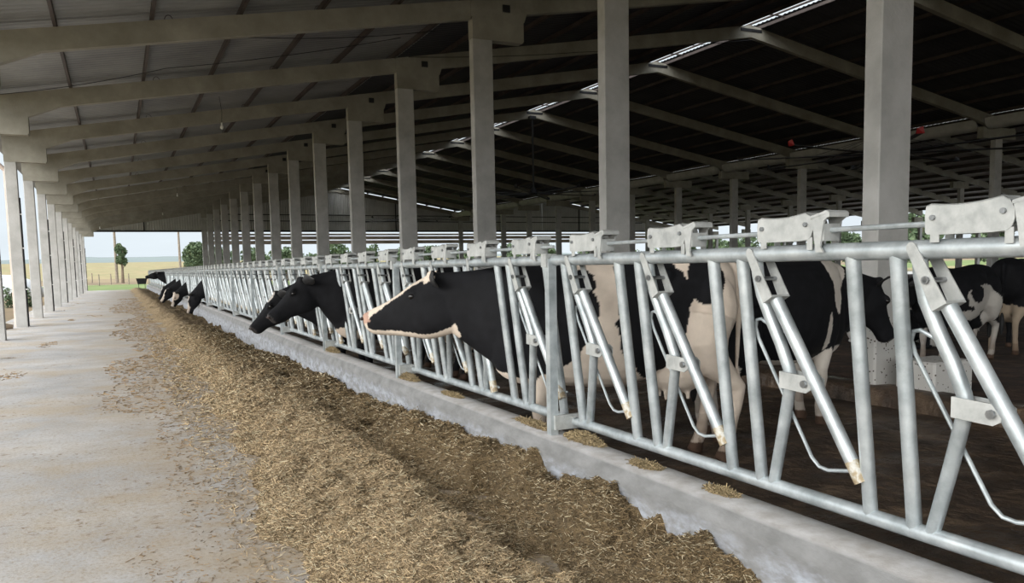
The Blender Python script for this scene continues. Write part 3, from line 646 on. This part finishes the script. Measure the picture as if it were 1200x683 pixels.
def cow(name, loc, face, label, poll, hd, neckmid=0.0, scale=1.0, vox=.016, white=(.60, .50, .41), patches=None, headwhite=None, lying=False, jit=0, legspread=0, tailside=0, roll=0, hside=None, group='Holstein cows', band=False, legsh=(0, 0), necksag=0.0, bot=1.1, hs=1.0, ear=1.25, bots=None, throat=None, eo=-.052):
    """face: heading in radians; poll: head poll position (local, facing +x); hd: direction poll->nose (local)"""
    t = thing('cow', (loc[0], loc[1], loc[2]), label, 'cow', group, face); t.scale = (scale,)*3
    dz = -.50 if lying else 0
    P = Vector(poll); h = Vector(hd).normalized(); side = (Vector((0, 0, 1)).cross(h)).normalized() if abs(h.z) < .97 else Vector((0, 1, 0))
    if side.y < 0: side = -side
    u = h.cross(side); u = u if u.z > 0 or (abs(u.z) < .3 and u.x > 0) else -u
    if abs(h.z) > .6: u = u if u.x > 0 else -u
    b = MB()
    R = [((-.845, 0, 1.30), (-.84, 0, 1.12), .06), ((-.80, 0, 1.39), (-.83, 0, .92), .17), ((-.68, 0, 1.45), (-.70, 0, .80), .25), ((-.5, 0, 1.475), (-.5, 0, .73), .275), ((-.25, 0, 1.445), (-.25, 0, .60), .31),
         ((0, 0, 1.42), (0, 0, .535), .355), ((.25, 0, 1.43), (.25, 0, .54), .34), ((.45, 0, 1.455), (.47, 0, .56), .28), ((.62, 0, 1.44), (.68, 0, .57), .225), ((.74, 0, 1.40), (.84, 0, .66), .14), ((.80, 0, 1.3), (.90, 0, .85), .08)]
    R = [((a[0], a[1], a[2]+dz), (c[0], c[1], c[2]+dz), w_) for a, c, w_ in R]
    loft(b, cr_interp(R), 28, .86)
    # neck
    T0, B0 = Vector((.60, 0, 1.44+dz)), Vector((.74, 0, .62+dz)); HB_ = bots or [v*bot for v in HBt]; T1 = P-h*.02+u*.008; B1 = Vector(throat) if throat else P+h*.05-u*(-HB_[1]-.01)
    NR = [((.42, 0, 1.42+dz), (.5, 0, .72+dz), .21), (T0, B0, .18)]
    for q, wv in ((.3, .165), (.6, .125), (.85, .10)):
        T = T0.lerp(T1, q)+Vector((0, 0, 1))*(math.sin(math.pi*q)*(neckmid)); B = B0.lerp(B1, q**.9)+Vector((0, 0, -1))*math.sin(math.pi*q)*necksag
        NR.append((T, B, wv))
    NR += [(T1, B1, .09), (T1+h*.06, B1+h*.05, .085)]
    loft(b, cr_interp(NR), 24, .95)
    # head
    HR = [(P+h*s*hs+u*tt, P+h*s*hs+u*bb, w_*hs) for (s, tt), bb, w_ in zip(HT, HB_, HW)]
    loft(b, cr_interp(HR), 22, .82, side)
    for sg in (-1, 1):
        rot = Matrix((h, side, u)).transposed()
        b.ell(P+h*.175+side*sg*.086+u*(eo+.017), (.05, .03, .032), 12, 8, rot)      # brow
        b.ell(P+h*.10+side*sg*.075+u*(-.17), (.085, .035, .085), 12, 8, rot)      # cheek
        b.ell(P+h*.525*hs+side*sg*.034+u*(-.075), (.035, .03, .034), 12, 8, rot)     # nostril flare
        b.ell(P+h*-.005+side*sg*.055+u*(.0), (.04, .035, .03), 12, 8, rot)        # poll bump
    # shoulders, hips, udder
    for sg in (-1, 1):
        b.ell((.52, sg*.17, 1.02+dz), (.17, .085, .30), 14, 10); b.ell((-.62, sg*.19, 1.08+dz), (.2, .1, .26), 14, 10)
        b.ell((-.30, sg*.22, 1.30+dz), (.07, .06, .07), 10, 8)
    if not lying:
        b.ell((-.44, 0, .66), (.25, .2, .19), 16, 12)
        for sx in (-.50, -.34):
            for sg in (-1, 1): b.tube([(sx, sg*.08, .55), (sx, sg*.085, .43)], [.022, .014], 8)
        for i, sg in enumerate((-1, 1)):
            f = legsh[0]*sg
            b.tube([(.50, sg*.16, .98), (.52+f*.2, sg*.165, .80), (.50+f*.5, sg*.16, .62), (.50+f*.8, sg*.15, .47), (.51+f*.9, sg*.15, .40), (.505+f, sg*.15, .27), (.50+f, sg*.15, .16), (.515+f, sg*.15, .09), (.54+f, sg*.15, 0)],
                   [.12, .10, .076, .058, .056, .036, .043, .045, .062], 14)
            g_ = legsh[1]*sg
            b.tube([(-.60, sg*.17, 1.02), (-.56+g_*.2, sg*.2, .84), (-.62+g_*.5, sg*.19, .70), (-.72+g_*.7, sg*.175, .60), (-.79+g_*.9, sg*.165, .52), (-.775+g_, sg*.16, .42), (-.74+g_, sg*.16, .26), (-.725+g_, sg*.16, .16), (-.70+g_, sg*.16, .09), (-.67+g_, sg*.16, 0)],
                   [.20, .175, .12, .075, .056, .047, .04, .045, .046, .062], 14)
        b.tube([(-.80, 0, 1.40), (-.87, 0, 1.36), (-.90, tailside*.3, 1.1), (-.885, tailside*.5, .75), (-.88, tailside*.6, .6)], [.035, .03, .024, .017, .015], 8)
    else:
        for sg in (-1, 1):
            b.tube([(.5, sg*.18, .42), (.62, sg*.22, .2), (.78, sg*.22, .08), (.55, sg*.26, .05), (.42, sg*.26, .05)], [.12, .09, .06, .045, .05], 12)
            b.tube([(-.6, sg*.2, .5), (-.38, sg*.32, .28), (-.3, sg*.36, .12), (-.62, sg*.34, .08), (-.35, sg*.42, .05), (-.15, sg*.42, .05)], [.2, .16, .1, .06, .045, .05], 12)
    me = remeshed(b, 'body', vox); V = np.empty(len(me.vertices)*3, np.float32); me.vertices.foreach_get('co', V); V = V.reshape(-1, 3).astype(float)
    nz = fbm(V*5+jit*7.3, 4, 31+jit); hair = fbm(V*22, 2, 77)
    W = np.zeros(len(V))          # 1 = white
    for (c, r, v) in (patches or []):
        q = V.copy(); q[:, 1] = np.abs(q[:, 1]) if len(c) == 3 and c[1] == 0 else q[:, 1]
        c3 = np.array(c, float); r3 = np.array(r, float); d = np.sqrt((((q-c3)/r3)**2).sum(1))+nz*.22+hair*.05
        W = np.where(d < 1, float(v), W)
    hv = np.array(h); uv = np.array(u); sv = np.array(side); D = V-np.array(P); s = D@hv/hs; tq = D@uv; yq = D@sv
    ish = (s > -.03) & (np.abs(yq) < .2) & (tq > (HB_[1]-.05)) & (tq < .12)
    base = np.where(W[:, None] > .5, np.array(white)*(1+.10*nz[:, None]), BLK*(1+.4*hair[:, None]))
    if headwhite == 'profile':    # cow A: thin top stripe, white poll, muzzle and underjaw
        topl = np.interp(s, [x for x, _ in HT], [y for _, y in HT]); botl = np.interp(s, [x for x, _ in HT], HB_)
        wm = ish & (((tq > topl-.028-.03*np.clip((s-.36)/.15, 0, 1.6)+nz*.012) & (s > .0)) | ((s > .53-.0+nz*.02)) | ((tq < botl+.040+nz*.02) & (s > -.03)) | ((s < .06) & (s > -.02) & (tq > -.045+nz*.02)) )
        base = np.where(wm[:, None], np.array((.76, .65, .54)), base)
        pk = ish & (s > .50) & (tq > -.12); base = np.where(pk[:, None], np.array((.50, .32, .25))*(1+.3*hair[:, None]), base)
    elif headwhite == 'blaze':
        wm = ish & (np.abs(yq) < .05+.03*nz+np.clip((s-.3)*.2, 0, .05)) & (tq > -.12) & (s > .02); base = np.where(wm[:, None], np.array((.62, .55, .48)), base)
    elif headwhite == 'star':
        wm = ish & (np.abs(yq) < .045) & (s > .0) & (s < .16+.03*nz) & (tq > -.06); base = np.where(wm[:, None], np.array((.5, .46, .42)), base)
    if headwhite in ('star', 'grey', None):
        base = np.where((ish & (s > .535))[:, None], np.array((.05, .045, .045)), base)
    dirt = np.clip((.55-V[:, 2])/.45, 0, 1)*(.5+.5*(nz > -.1)) if not lying else 0*nz
    dirt = np.clip(dirt+.25*np.clip(fbm(V*9, 3, 5)-.25, 0, 1)*2, 0, 1)
    isw = base.sum(1) > .3; dc = np.array((.14, .085, .055))
    base = np.where(isw[:, None], base*(1-.72*dirt[:, None])+dc*.72*dirt[:, None], base)
    if not lying: base = np.where((V[:, 2] < .075)[:, None], np.array((.09, .055, .038))*(1+.5*hair[:, None]), base)
    set_col(me, 'coat', np.clip(base, 0, 1)); me.materials.append(M['hide']); link('body', me, t)
    for sg in (-1, 1):
        rot = Matrix((h, side, u)).transposed()
        e = MB(); e.ell(P+h*.18+side*sg*.107+u*eo, (.023, .013, .018), 12, 8, rot); e.build('eye', M['eye'], t, True)
        # ear: cupped leaf pointing out and back
        ax = (side*sg*.86-h*.42-u*.12).normalized(); bx = u.cross(ax).normalized(); cx = ax.cross(bx)
        V_ = []; root = P+h*.0+side*sg*.085+u*(-.045); nn = 10; mm = 9
        for i in range(mm):
            q = i/(mm-1); wd = .052*ear*math.sin(math.pi*min(1, .16+q*.84))**.8+.003; th = .012*(1-q*.6)
            for j in range(nn):
                a = 2*math.pi*j/nn; V_.append(root+ax*(q*.15*ear)+cx*(math.cos(a)*wd)+bx*(math.sin(a)*th+.018*math.cos(a)**2*math.sin(math.pi*q)))
        f = [(i*nn+j, i*nn+(j+1) % nn, (i+1)*nn+(j+1) % nn, (i+1)*nn+j) for i in range(mm-1) for j in range(nn)]+[tuple(range(nn)), tuple((mm-1)*nn+j for j in range(nn))]
        MB().add(V_, f).build('ear', M['blackhair'], t, True)
        e = MB(); e.ell(P+h*.558*hs+side*sg*.047+u*(-.075), (.016, .014, .013), 10, 6, rot); e.build('nostril', M['nostril'], t, True)
    if not lying:
        e = MB(); e.ell((-.88, tailside*.62, .48), (.035, .035, .17), 10, 8); e.build('tail_switch', M['blackhair'] if not band else M['whitehair'], t, True)
    if band:
        e = MB(); e.tube([(-.725+legsh[1], .16, .165), (-.73+legsh[1], .16, .205)], .049, 14); e.build('ankle_band', M['rubber'], t, True)['label'] = 'black ankle band'
        
    return t
PI = math.pi
# A: the cow stretching out through the fence
cow('cow', (3.15, 4.89, 0), PI-math.radians(21), 'black and pinkish-white cow stretching her head flat out over the feed', (1.27, -.19, 1.345), (.90, -.33, -.40), hs=1.12, eo=-.088, bots=[-.42, -.435, -.435, -.42, -.395, -.345, -.285, -.245, -.215, -.165], vox=.0125, headwhite='profile',
    ear=1.15, patches=[((0, 0, 1.0), (5, 5, 5), 1), ((1.15, 0, 1.20), (.98, .6, .56), 0), ((.62, 0, 1.08), (.46, 1, .42), 0), ((.32, 0, 1.60), (.10, .5, .26), 1), ((-.19, 0, 1.10), (.28, 1, .43), 0), ((-.58, .26, 1.30), (.13, 1, .18), 0), ((-.58, -.26, 1.30), (.13, 1, .18), 0)],
    white=(.76, .65, .545), band=True, legsh=(.06, -.05), necksag=.0, neckmid=-.02)
# B: the two black heads
cow('cow', (3.12, 9.5, 0), PI, 'black cow with her head out over the curb, just beyond the stretching cow', (1.24, 0, 1.29), (.76, 0, -.65), headwhite='grey', vox=.016, necksag=.04, patches=[((.72, 0, .62), (.18, .2, .12), 1), ((-.6, 0, .6), (.3, .6, .3), 1)])
cow('cow', (3.18, 10.98, 0), PI, 'all-black cow with a small white star reaching lower behind the other black head', (1.33, 0, 1.10), (.70, 0, -.71), headwhite='star', vox=.018, jit=2, patches=[((-.3, 0, .9), (.3, .6, .3), 1)])
# C: far feeding cows
def stall(j): return A0+PITCH*j+.22
cow('cow', (3.15, stall(33), 0), PI, 'far cow with black neck and white face stripe, nose down in the feed', (1.22, 0, .70), (.28, -.05, -.96), headwhite='blaze', vox=.02, jit=3)
cow('cow', (3.38, stall(42), 0), PI, 'far feeding cow with cream cheeks, behind the nearest lowered black neck', (1.50, 0, .62), (.35, .1, -.93), headwhite='blaze', vox=.022, jit=4, patches=[((1.5, 0, .5), (.16, .5, .16), 1)])
cow('cow', (3.38, stall(46), 0), PI+.05, 'far black cow with broad white blaze reaching down into the feed', (1.62, 0, .72), (.55, 0, -.83), headwhite='blaze', vox=.022, jit=5)
cow('cow', (3.38, stall(50), 0), PI-.05, 'far black cow with head lowered, half hidden behind the white-blazed one', (1.6, 0, .74), (.5, 0, -.86), headwhite='star', vox=.022, jit=6)
cow('cow', (3.25, stall(61), 0), PI, 'farthest cow, black, holding her head up outside the fence', (1.42, 0, 1.42), (.95, 0, -.28), headwhite='star', vox=.022, jit=7)
# D: cow behind, walking right
cow('cow', (4.95, 5.28, -.02), .10, 'black cow with a white shoulder stripe facing right before the nearest column', (1.24, -.12, 1.22), (.46, -.1, -.88), vox=.015, jit=8, headwhite='grey', neckmid=.0, necksag=.05,
    patches=[((.60, 0, 1.36), (.17, .5, .20), 1), ((.54, 0, 1.12), (.07, .5, .22), 1), ((.40, 0, .84), (.06, .5, .20), 1), ((.48, 0, .35), (.2, .5, .33), 1), ((.66, 0, .60), (.16, .3, .09), 1), ((0, 0, .54), (.5, .3, .07), 1), ((-.7, 0, .3), (.3, .5, .35), 1)], white=(.70, .64, .57), legsh=(.05, .08))
# E: cows on the bedding at right
cow('cow', (9.5, 6.9, .08), PI+.05, 'black cow with white marbled flank standing on the dark bedding', (1.22, 0, 1.22), (.7, 0, -.71), scale=.83, vox=.02, jit=9, headwhite='grey', tailside=.02,
    patches=[((-.15, 0, .98), (.42, .6, .26), 1), ((-.05, 0, 1.05), (.22, .6, .17), 0), ((-.5, 0, .8), (.16, .6, .28), 1), ((.1, 0, .72), (.4, .6, .09), 1), ((-.7, 0, .28), (.35, .6, .36), 1), ((.5, 0, .25), (.2, .6, .28), 1)], white=(.5, .47, .43))
cow('cow', (11.3, 7.3, .08), .4, 'brown-legged black cow at the right edge behind the marbled one', (1.2, 0, 1.1), (.7, 0, -.7), scale=.88, vox=.022, jit=10, patches=[((-.7, 0, .3), (.35, .6, .5), 1)], white=(.45, .36, .27))
cow('cow', (10.6, 8.6, .06), 2.5, 'black and white cow lying on the bedding beyond the marbled one', (1.05, 0, .95), (.8, 0, -.6), scale=.85, vox=.022, jit=11, lying=True,
    patches=[((-.6, 0, .12), (.3, .6, .12), 1), ((.1, 0, .75), (.3, .5, .2), 1), ((.6, 0, .2), (.3, .5, .16), 1)], white=(.5, .48, .45))

# ------------------------------------------------------------------ feed on the lane
def feed_h(X, Y):
    cont = np.interp(Y, [0, 2.3, 2.45, 2.65, 3.0, 3.2, 3.45, 3.75, 4.05, 4.2, 4.5, 4.9, 5.3, 6, 7, 7.6, 8.2, 9.2, 10.5, 12, 15, 18, 22, 30, 76],
                     [.05, .05, .11, .16, .14, .17, .20, .15, .145, .18, .18, .16, .16, .16, .12, .15, .11, .13, .12, .07, .04, .05, .05, .10, .10])
    n1 = fbm(P3(X, Y, 1.1), 4, 41); n2 = fbm(P3(X, Y, 5.0), 4, 42); n3 = fbm(P3(X, Y, 22.0), 2, 43)
    ew = .68+.34*fbm(P3(X*0, Y, .9), 3, 44)+.10*fbm(P3(X, Y, 3.5), 3, 45)+.10*np.clip((Y-6)/8, 0, 1)-.12*np.clip((4-Y)/3, 0, 1)
    ramp = np.clip((X-ew)/.55, 0, 1); ramp = ramp*ramp*(3-2*ramp)
    ridge = np.exp(-((X-1.38)/.22)**2)
    val = np.exp(-((X-1.72)/.13)**2)
    hp = np.clip((X-1.78)/.3, 0, 1); hp = hp*hp*(3-2*hp)
    near = np.clip((9-Y)/4, 0, 1)
    h = ramp*(.065+.055*near)+ridge*(.05+.03*n1)*near+hp*(cont-.07)*1.0*(.7+.6*(X > 1.9))
    h = h-near*val*.15*(.8+.5*n1)+ (1-near)*ramp*(.10*np.exp(-((X-1.45)/.35)**2)+.06*n1)
    far = np.clip((Y-11)/4, 0, 1); h = h-far*.05*hp*(1+2*n1)
    tr = np.clip((X-1.6)/.2, 0, 1)*(Y > 7)*(fbm(P3(X*.5, Y, 1.6), 3, 47))*.12
    n4 = fbm(P3(X, Y, 9.0), 3, 49); h = h+tr+ramp*(n2*.07+n3*.018+n4*.045*(.4+hp))-.006*(1-ramp)-.004
    for (px, py, r_) in [(1.81, 5.38, .085), (1.80, 4.66, .075), (1.93, 4.42, .13), (1.69, 3.27, .13), (1.93, 6.85, .12)]:
        d = np.sqrt(((X-px)/r_)**2+((Y-py)/(r_*1.35))**2)+.35*n2; q = np.clip(1.5-d, 0, 1); h = h*(1-q)-.012*q
    return h
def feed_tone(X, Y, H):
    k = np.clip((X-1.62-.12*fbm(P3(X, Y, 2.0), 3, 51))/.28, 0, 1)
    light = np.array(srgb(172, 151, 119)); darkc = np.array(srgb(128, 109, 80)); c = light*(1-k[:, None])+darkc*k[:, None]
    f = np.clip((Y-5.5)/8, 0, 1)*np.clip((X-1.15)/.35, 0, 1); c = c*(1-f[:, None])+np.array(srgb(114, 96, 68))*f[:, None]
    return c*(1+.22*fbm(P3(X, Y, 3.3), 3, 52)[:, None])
ys = [1.2]
while ys[-1] < 75: ys.append(ys[-1]+max(.018, .0042*ys[-1]))
xs = np.concatenate([np.arange(.40, 2.165, .019), [2.172]])
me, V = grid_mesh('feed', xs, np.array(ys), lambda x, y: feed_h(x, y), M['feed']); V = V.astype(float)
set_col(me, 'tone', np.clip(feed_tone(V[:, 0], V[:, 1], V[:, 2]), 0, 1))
tag(link('feed', me), 'long low heap of chopped brown feed lying against the curb', 'feed', kind='stuff')
def straws(name, X, Y, Z, L, Wd, cols, tilt, m, label, cat):
    n = len(X); a = rng.uniform(0, 2*math.pi, n); el = rng.normal(0, tilt, n); d = np.stack([np.cos(a)*np.cos(el), np.sin(a)*np.cos(el), np.sin(el)], 1)
    s = np.stack([-np.sin(a), np.cos(a), np.zeros(n)], 1); up = np.cross(d, s); c = np.stack([X, Y, Z], 1)
    V = []
    for e in (-.5, .5):
        for (ps, pu) in ((-.5, 0), (.5, 0), (0, .6)): V.append(c+d*(e*L)[:, None]+s*(ps*Wd)[:, None]+up*(pu*Wd)[:, None])
    V = np.stack(V, 1).reshape(-1, 3); o = np.arange(n)[:, None]*6
    Fc = np.concatenate([o+np.array([0, 1, 4, 3]), o+np.array([1, 2, 5, 4]), o+np.array([2, 0, 3, 5])])
    me = bpy.data.meshes.new(name); raw_mesh(me, V, Fc); set_col(me, 'tone', np.repeat(cols, 6, 0)); me.materials.append(m)
    return tag(link(name, me), label, cat, kind='stuff')
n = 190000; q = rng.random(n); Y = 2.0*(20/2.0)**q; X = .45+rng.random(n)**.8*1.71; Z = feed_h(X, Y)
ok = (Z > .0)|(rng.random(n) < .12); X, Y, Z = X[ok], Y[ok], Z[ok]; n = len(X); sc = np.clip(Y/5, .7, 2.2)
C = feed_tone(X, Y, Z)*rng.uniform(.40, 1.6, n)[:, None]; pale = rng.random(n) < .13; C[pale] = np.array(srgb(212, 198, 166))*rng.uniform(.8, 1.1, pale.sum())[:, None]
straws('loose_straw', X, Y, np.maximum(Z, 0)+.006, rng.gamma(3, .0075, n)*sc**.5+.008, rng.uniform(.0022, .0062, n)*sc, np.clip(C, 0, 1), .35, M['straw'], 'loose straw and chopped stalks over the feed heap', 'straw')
# litter on the bare lane, drifts near the heap
n = 26000; q = rng.random(n); Y = 2.2*(50/2.2)**q; X = -2.1+rng.random(n)*3.0
cl = fbm(P3(X, Y*.35, 1.5), 4, 61)+np.clip((X-.1)*.9, -.5, .8); ok = cl > .0; X, Y = X[ok], Y[ok]; n = len(X); sc = np.clip(Y/5, .8, 3)
C = np.array(srgb(150, 124, 88))*rng.uniform(.5, 1.4, n)[:, None]
straws('lane_litter', X, Y, np.full(n, .003), rng.gamma(2, .008, n)*sc+.006, rng.uniform(.002, .005, n)*sc, np.clip(C, 0, 1), .1, M['straw'], 'fine brown chaff scattered over the pale lane floor', 'litter')
# little feed piles on the curb top
for i, (x, y, rx, ry, hh, lb) in enumerate([(2.33, 3.95, .055, .20, .05, 'small feed pile on the curb at the foot of the nearest post'), (2.31, 4.5, .05, .26, .02, 'thin feed scatter on the curb beyond the nearest post'), (2.30, 3.3, .045, .12, .012, 'thin straw patch on the curb top under the second locking arm'),
        (2.31, 2.75, .04, .10, .01, 'faint straw patch on the curb top, nearest the camera'), (2.31, 7.0, .055, .25, .05, 'feed pile on the curb at the second fence post'), (2.3, 5.9, .04, .2, .012, 'thin feed scatter on the curb midway between the nearest posts'), (2.31, 9.9, .055, .3, .05, 'feed pile on the curb at the third fence post')]):
    n = 1500; r_ = np.sqrt(rng.random(n)); a = rng.uniform(0, 2*PI, n); X = x+rx*r_*np.cos(a); Y = y+ry*r_*np.sin(a); Z = .405+hh*(1-r_**2)*rng.random(n)**.3
    C = np.array(srgb(160, 142, 108))*rng.uniform(.5, 1.4, n)[:, None]
    straws('spilled_feed', np.clip(X, 2.2, 2.385), Y, Z, rng.gamma(3, .007, n)+.006, rng.uniform(.003, .006, n), np.clip(C, 0, 1), .4, M['straw'], lb, 'feed')

# ------------------------------------------------------------------ outside
def pt(x, y_img, Y):     # world point at depth Y seen at image x, y
    r_ = Rwc @ Vector(((x-XP)/F, -(y_img-YP)/F, -1)); r_ = r_*(Y/r_.y); return Vector((r_.x, Y, r_.z+H0))
def tree(name, base, hgt, rad, label, crown0=.3, seed=1, n=2600, ls=.16, trunk=.15, group='trees beyond the barn', cat='tree'):
    r = np.random.default_rng(seed); t = thing(name, base, label, cat, group)
    b = MB(); b.tube([(0, 0, -.3), (.05, 0, hgt*.35), (-.04, .05, hgt*.65)], [trunk, trunk*.7, trunk*.3], 8)
    for i in range(5):
        a = i*1.3; b.tube([(0, 0, hgt*(.3+.06*i)), (math.cos(a)*rad*.6, math.sin(a)*rad*.6, hgt*(.5+.07*i))], [trunk*.4, trunk*.12], 6)
    b.build('trunk', M['bark'], t, True)
    K = 14; ca = r.uniform(0, 2*PI, K); cr = r.uniform(.1, .62, K)*rad; cz = hgt*(crown0+(1-crown0)*r.uniform(.15, .85, K)); cc = np.stack([cr*np.cos(ca), cr*np.sin(ca), cz], 1); crr = rad*r.uniform(.35, .6, K)
    k = r.integers(0, K, n); d = r.normal(size=(n, 3)); d /= np.linalg.norm(d, axis=1)[:, None]; c = cc[k]+d*(crr[k]*r.random(n)**.25)[:, None]*np.array([1, 1, min(1.3, hgt*(1-crown0)/2/rad)])
    c[:, 2] = np.clip(c[:, 2], hgt*crown0*.8, hgt*1.02)
    e1 = r.normal(size=(n, 3)); e1 /= np.linalg.norm(e1, axis=1)[:, None]; e2 = np.cross(e1, r.normal(size=(n, 3))); e2 /= np.linalg.norm(e2, axis=1)[:, None]
    s = ls*r.uniform(.6, 1.4, n)[:, None]; V = np.stack([c-e1*s, c-e2*s*.55, c+e1*s, c+e2*s*.55], 1).reshape(-1, 3)
    me = bpy.data.meshes.new('foliage'); raw_mesh(me, V, np.arange(n*4).reshape(n, 4)); me.materials.append(M['leaf']); link('foliage', me, t); return t
def gz(x, y): return float(terr(np.array([x], float), np.array([y], float))[0])
# utility poles
for (ix, yt, Y, lb) in [(135.5, 262, 118, 'slim concrete utility pole with climbing vine, left one'), (210.5, 262, 132, 'slim bare concrete utility pole, right one')]:
    p = pt(ix, 300, Y); t = thing('utility_pole', (p.x, Y, gz(p.x, Y)), lb, 'pole', 'utility poles in the field')
    b = MB(); b.tube([(0, 0, -.3), (0, 0, 9.5)], [.2, .13], 10); b.build('shaft', M['post'], t, True)
    b = MB(); b.box(-.8, .8, -.05, .05, 8.9, 9.02); b.build('cross_arm', M['post'], t)
p = pt(141, 300, 116); tree('vine_covered_tree', (p.x+.1, 116, gz(p.x, 116)), 5.3, .75, 'narrow leafy tree clinging to the left utility pole', crown0=.42, seed=3, n=2200, ls=.16, trunk=.2)
p = pt(229, 300, 135); tree('round_tree', (p.x, 135, gz(p.x, 135)), 5.6, 2.1, 'round dense green tree beside the fence end', crown0=.12, seed=4, n=6000, ls=.22)
r = random.Random(5)
far = [(258, 118), (300, 124), (335, 120), (372, 122), (398, 112), (432, 118), (470, 114), (500, 121), (533, 116), (560, 112), (600, 122), (640, 116), (690, 120), (735, 113)]
for i, (ix, Y) in enumerate(far):
    p = pt(ix, 300, Y); tree('field_tree', (p.x, Y, gz(p.x, Y)), r.uniform(3.6, 5.0), r.uniform(1.8, 2.6), f'{ORD[i]} loose green tree from the left in the row behind the far gable', crown0=.2, seed=20+i, n=1500, ls=.26, group='trees behind the far gable')
for i in range(16):
    Y = 14+i*6.2+r.uniform(-1, 1); X = 74+r.uniform(0, 5); tree('side_tree', (X, Y, gz(X, Y)), r.uniform(4.5, 6.5), r.uniform(2.0, 2.8), f'{ORD[i]} leafy tree of the belt outside the right side of the barn', crown0=.15, seed=60+i, n=1500, ls=.36, trunk=.18, group='trees outside the right side')
# field posts
for i, (ix, Y) in enumerate([(114, 104), (128, 110), (149, 108), (176, 112), (106, 120)]):
    p = pt(ix, 300, Y); b = MB(); b.tube([(0, 0, -.2), (.03, 0, .75), (.02, 0, 1.3)], [.07, .065, .06], 7)
    tag(b.build('wooden_post', M['post'], loc=(p.x, Y, gz(p.x, Y))), f'{["leftmost but one", "middle", "right of middle", "rightmost", "leftmost"][i]} weathered wooden post in the grass beyond the barn', 'post', 'wooden field posts')
# distant hill line
xs = np.linspace(-700, 900, 120); top = 27+5*fbm(P3(xs, xs*0, .01), 4, 71); ys2 = np.linspace(0, 1, 6)
me, _ = grid_mesh('distant_hills', xs, 1400+ys2*300, lambda x, y: 12+(np.interp(x, xs, top)-9)*np.sin(np.clip((y-1400)/300, 0, 1)*PI/2), M['haze_hill']); tag(link('distant_hills', me), kind='structure')
# white tarpaulin mound and bush outside left
p = pt(10, 320, 62); b = MB(); b.ell((0, 0, 0), (2.6, 3.5, 1.3), 24, 12); tag(b.build('covered_heap', M['tarp'], smooth=True, loc=(p.x-.6, 62, .15)), 'white tarpaulin-covered heap outside the left columns', 'tarpaulin')
p = pt(16, 330, 42); tree('small_bush', (p.x, 42, -.1), 1.0, .8, 'low green bush beside the left columns', crown0=.05, seed=9, n=900, ls=.07, trunk=.04, group='bushes outside', cat='bush')
p = pt(19, 385, 19.2); b = MB(); b.tube([(-.32, 0, .07), (-.1, .02, .09), (.15, -.01, .085), (.3, 0, .07)], [.05, .085, .08, .055], 10)
tag(b.build('log', M['bark'], smooth=True, loc=(-2.80, 24.7, 0)), 'short dark log on the ground by the foot of a left lane column', 'log')
# trough cart at fence end
t = thing('feed_cart', (1.85, 76.4, -.02), 'small dark grey feed cart at the far end of the lane', 'cart')
b = MB(); b.add([(-.5, -.35, .5), (.5, -.35, .5), (.5, .35, .5), (-.5, .35, .5), (-.7, -.5, 1.05), (.7, -.5, 1.05), (.7, .5, 1.05), (-.7, .5, 1.05), (-.64, -.45, 1.05), (.64, -.45, 1.05), (.64, .45, 1.05), (-.64, .45, 1.05), (-.46, -.31, .55), (.46, -.31, .55), (.46, .31, .55), (-.46, .31, .55)],
    [(3, 2, 1, 0), (0, 1, 5, 4), (1, 2, 6, 5), (2, 3, 7, 6), (3, 0, 4, 7), (4, 5, 9, 8), (5, 6, 10, 9), (6, 7, 11, 10), (7, 4, 8, 11), (8, 9, 13, 12), (9, 10, 14, 13), (10, 11, 15, 14), (11, 8, 12, 15), (12, 13, 14, 15)]); b.build('tub', M['dark'], t)
for sx in (-.4, .4):
    for sy in (-.25, .25): b = MB(); b.tube([(sx, sy, .52), (sx, sy, 0)], .03, 6); b.build('leg', M['dark'], t)
t.scale = (.62, .62, .9)
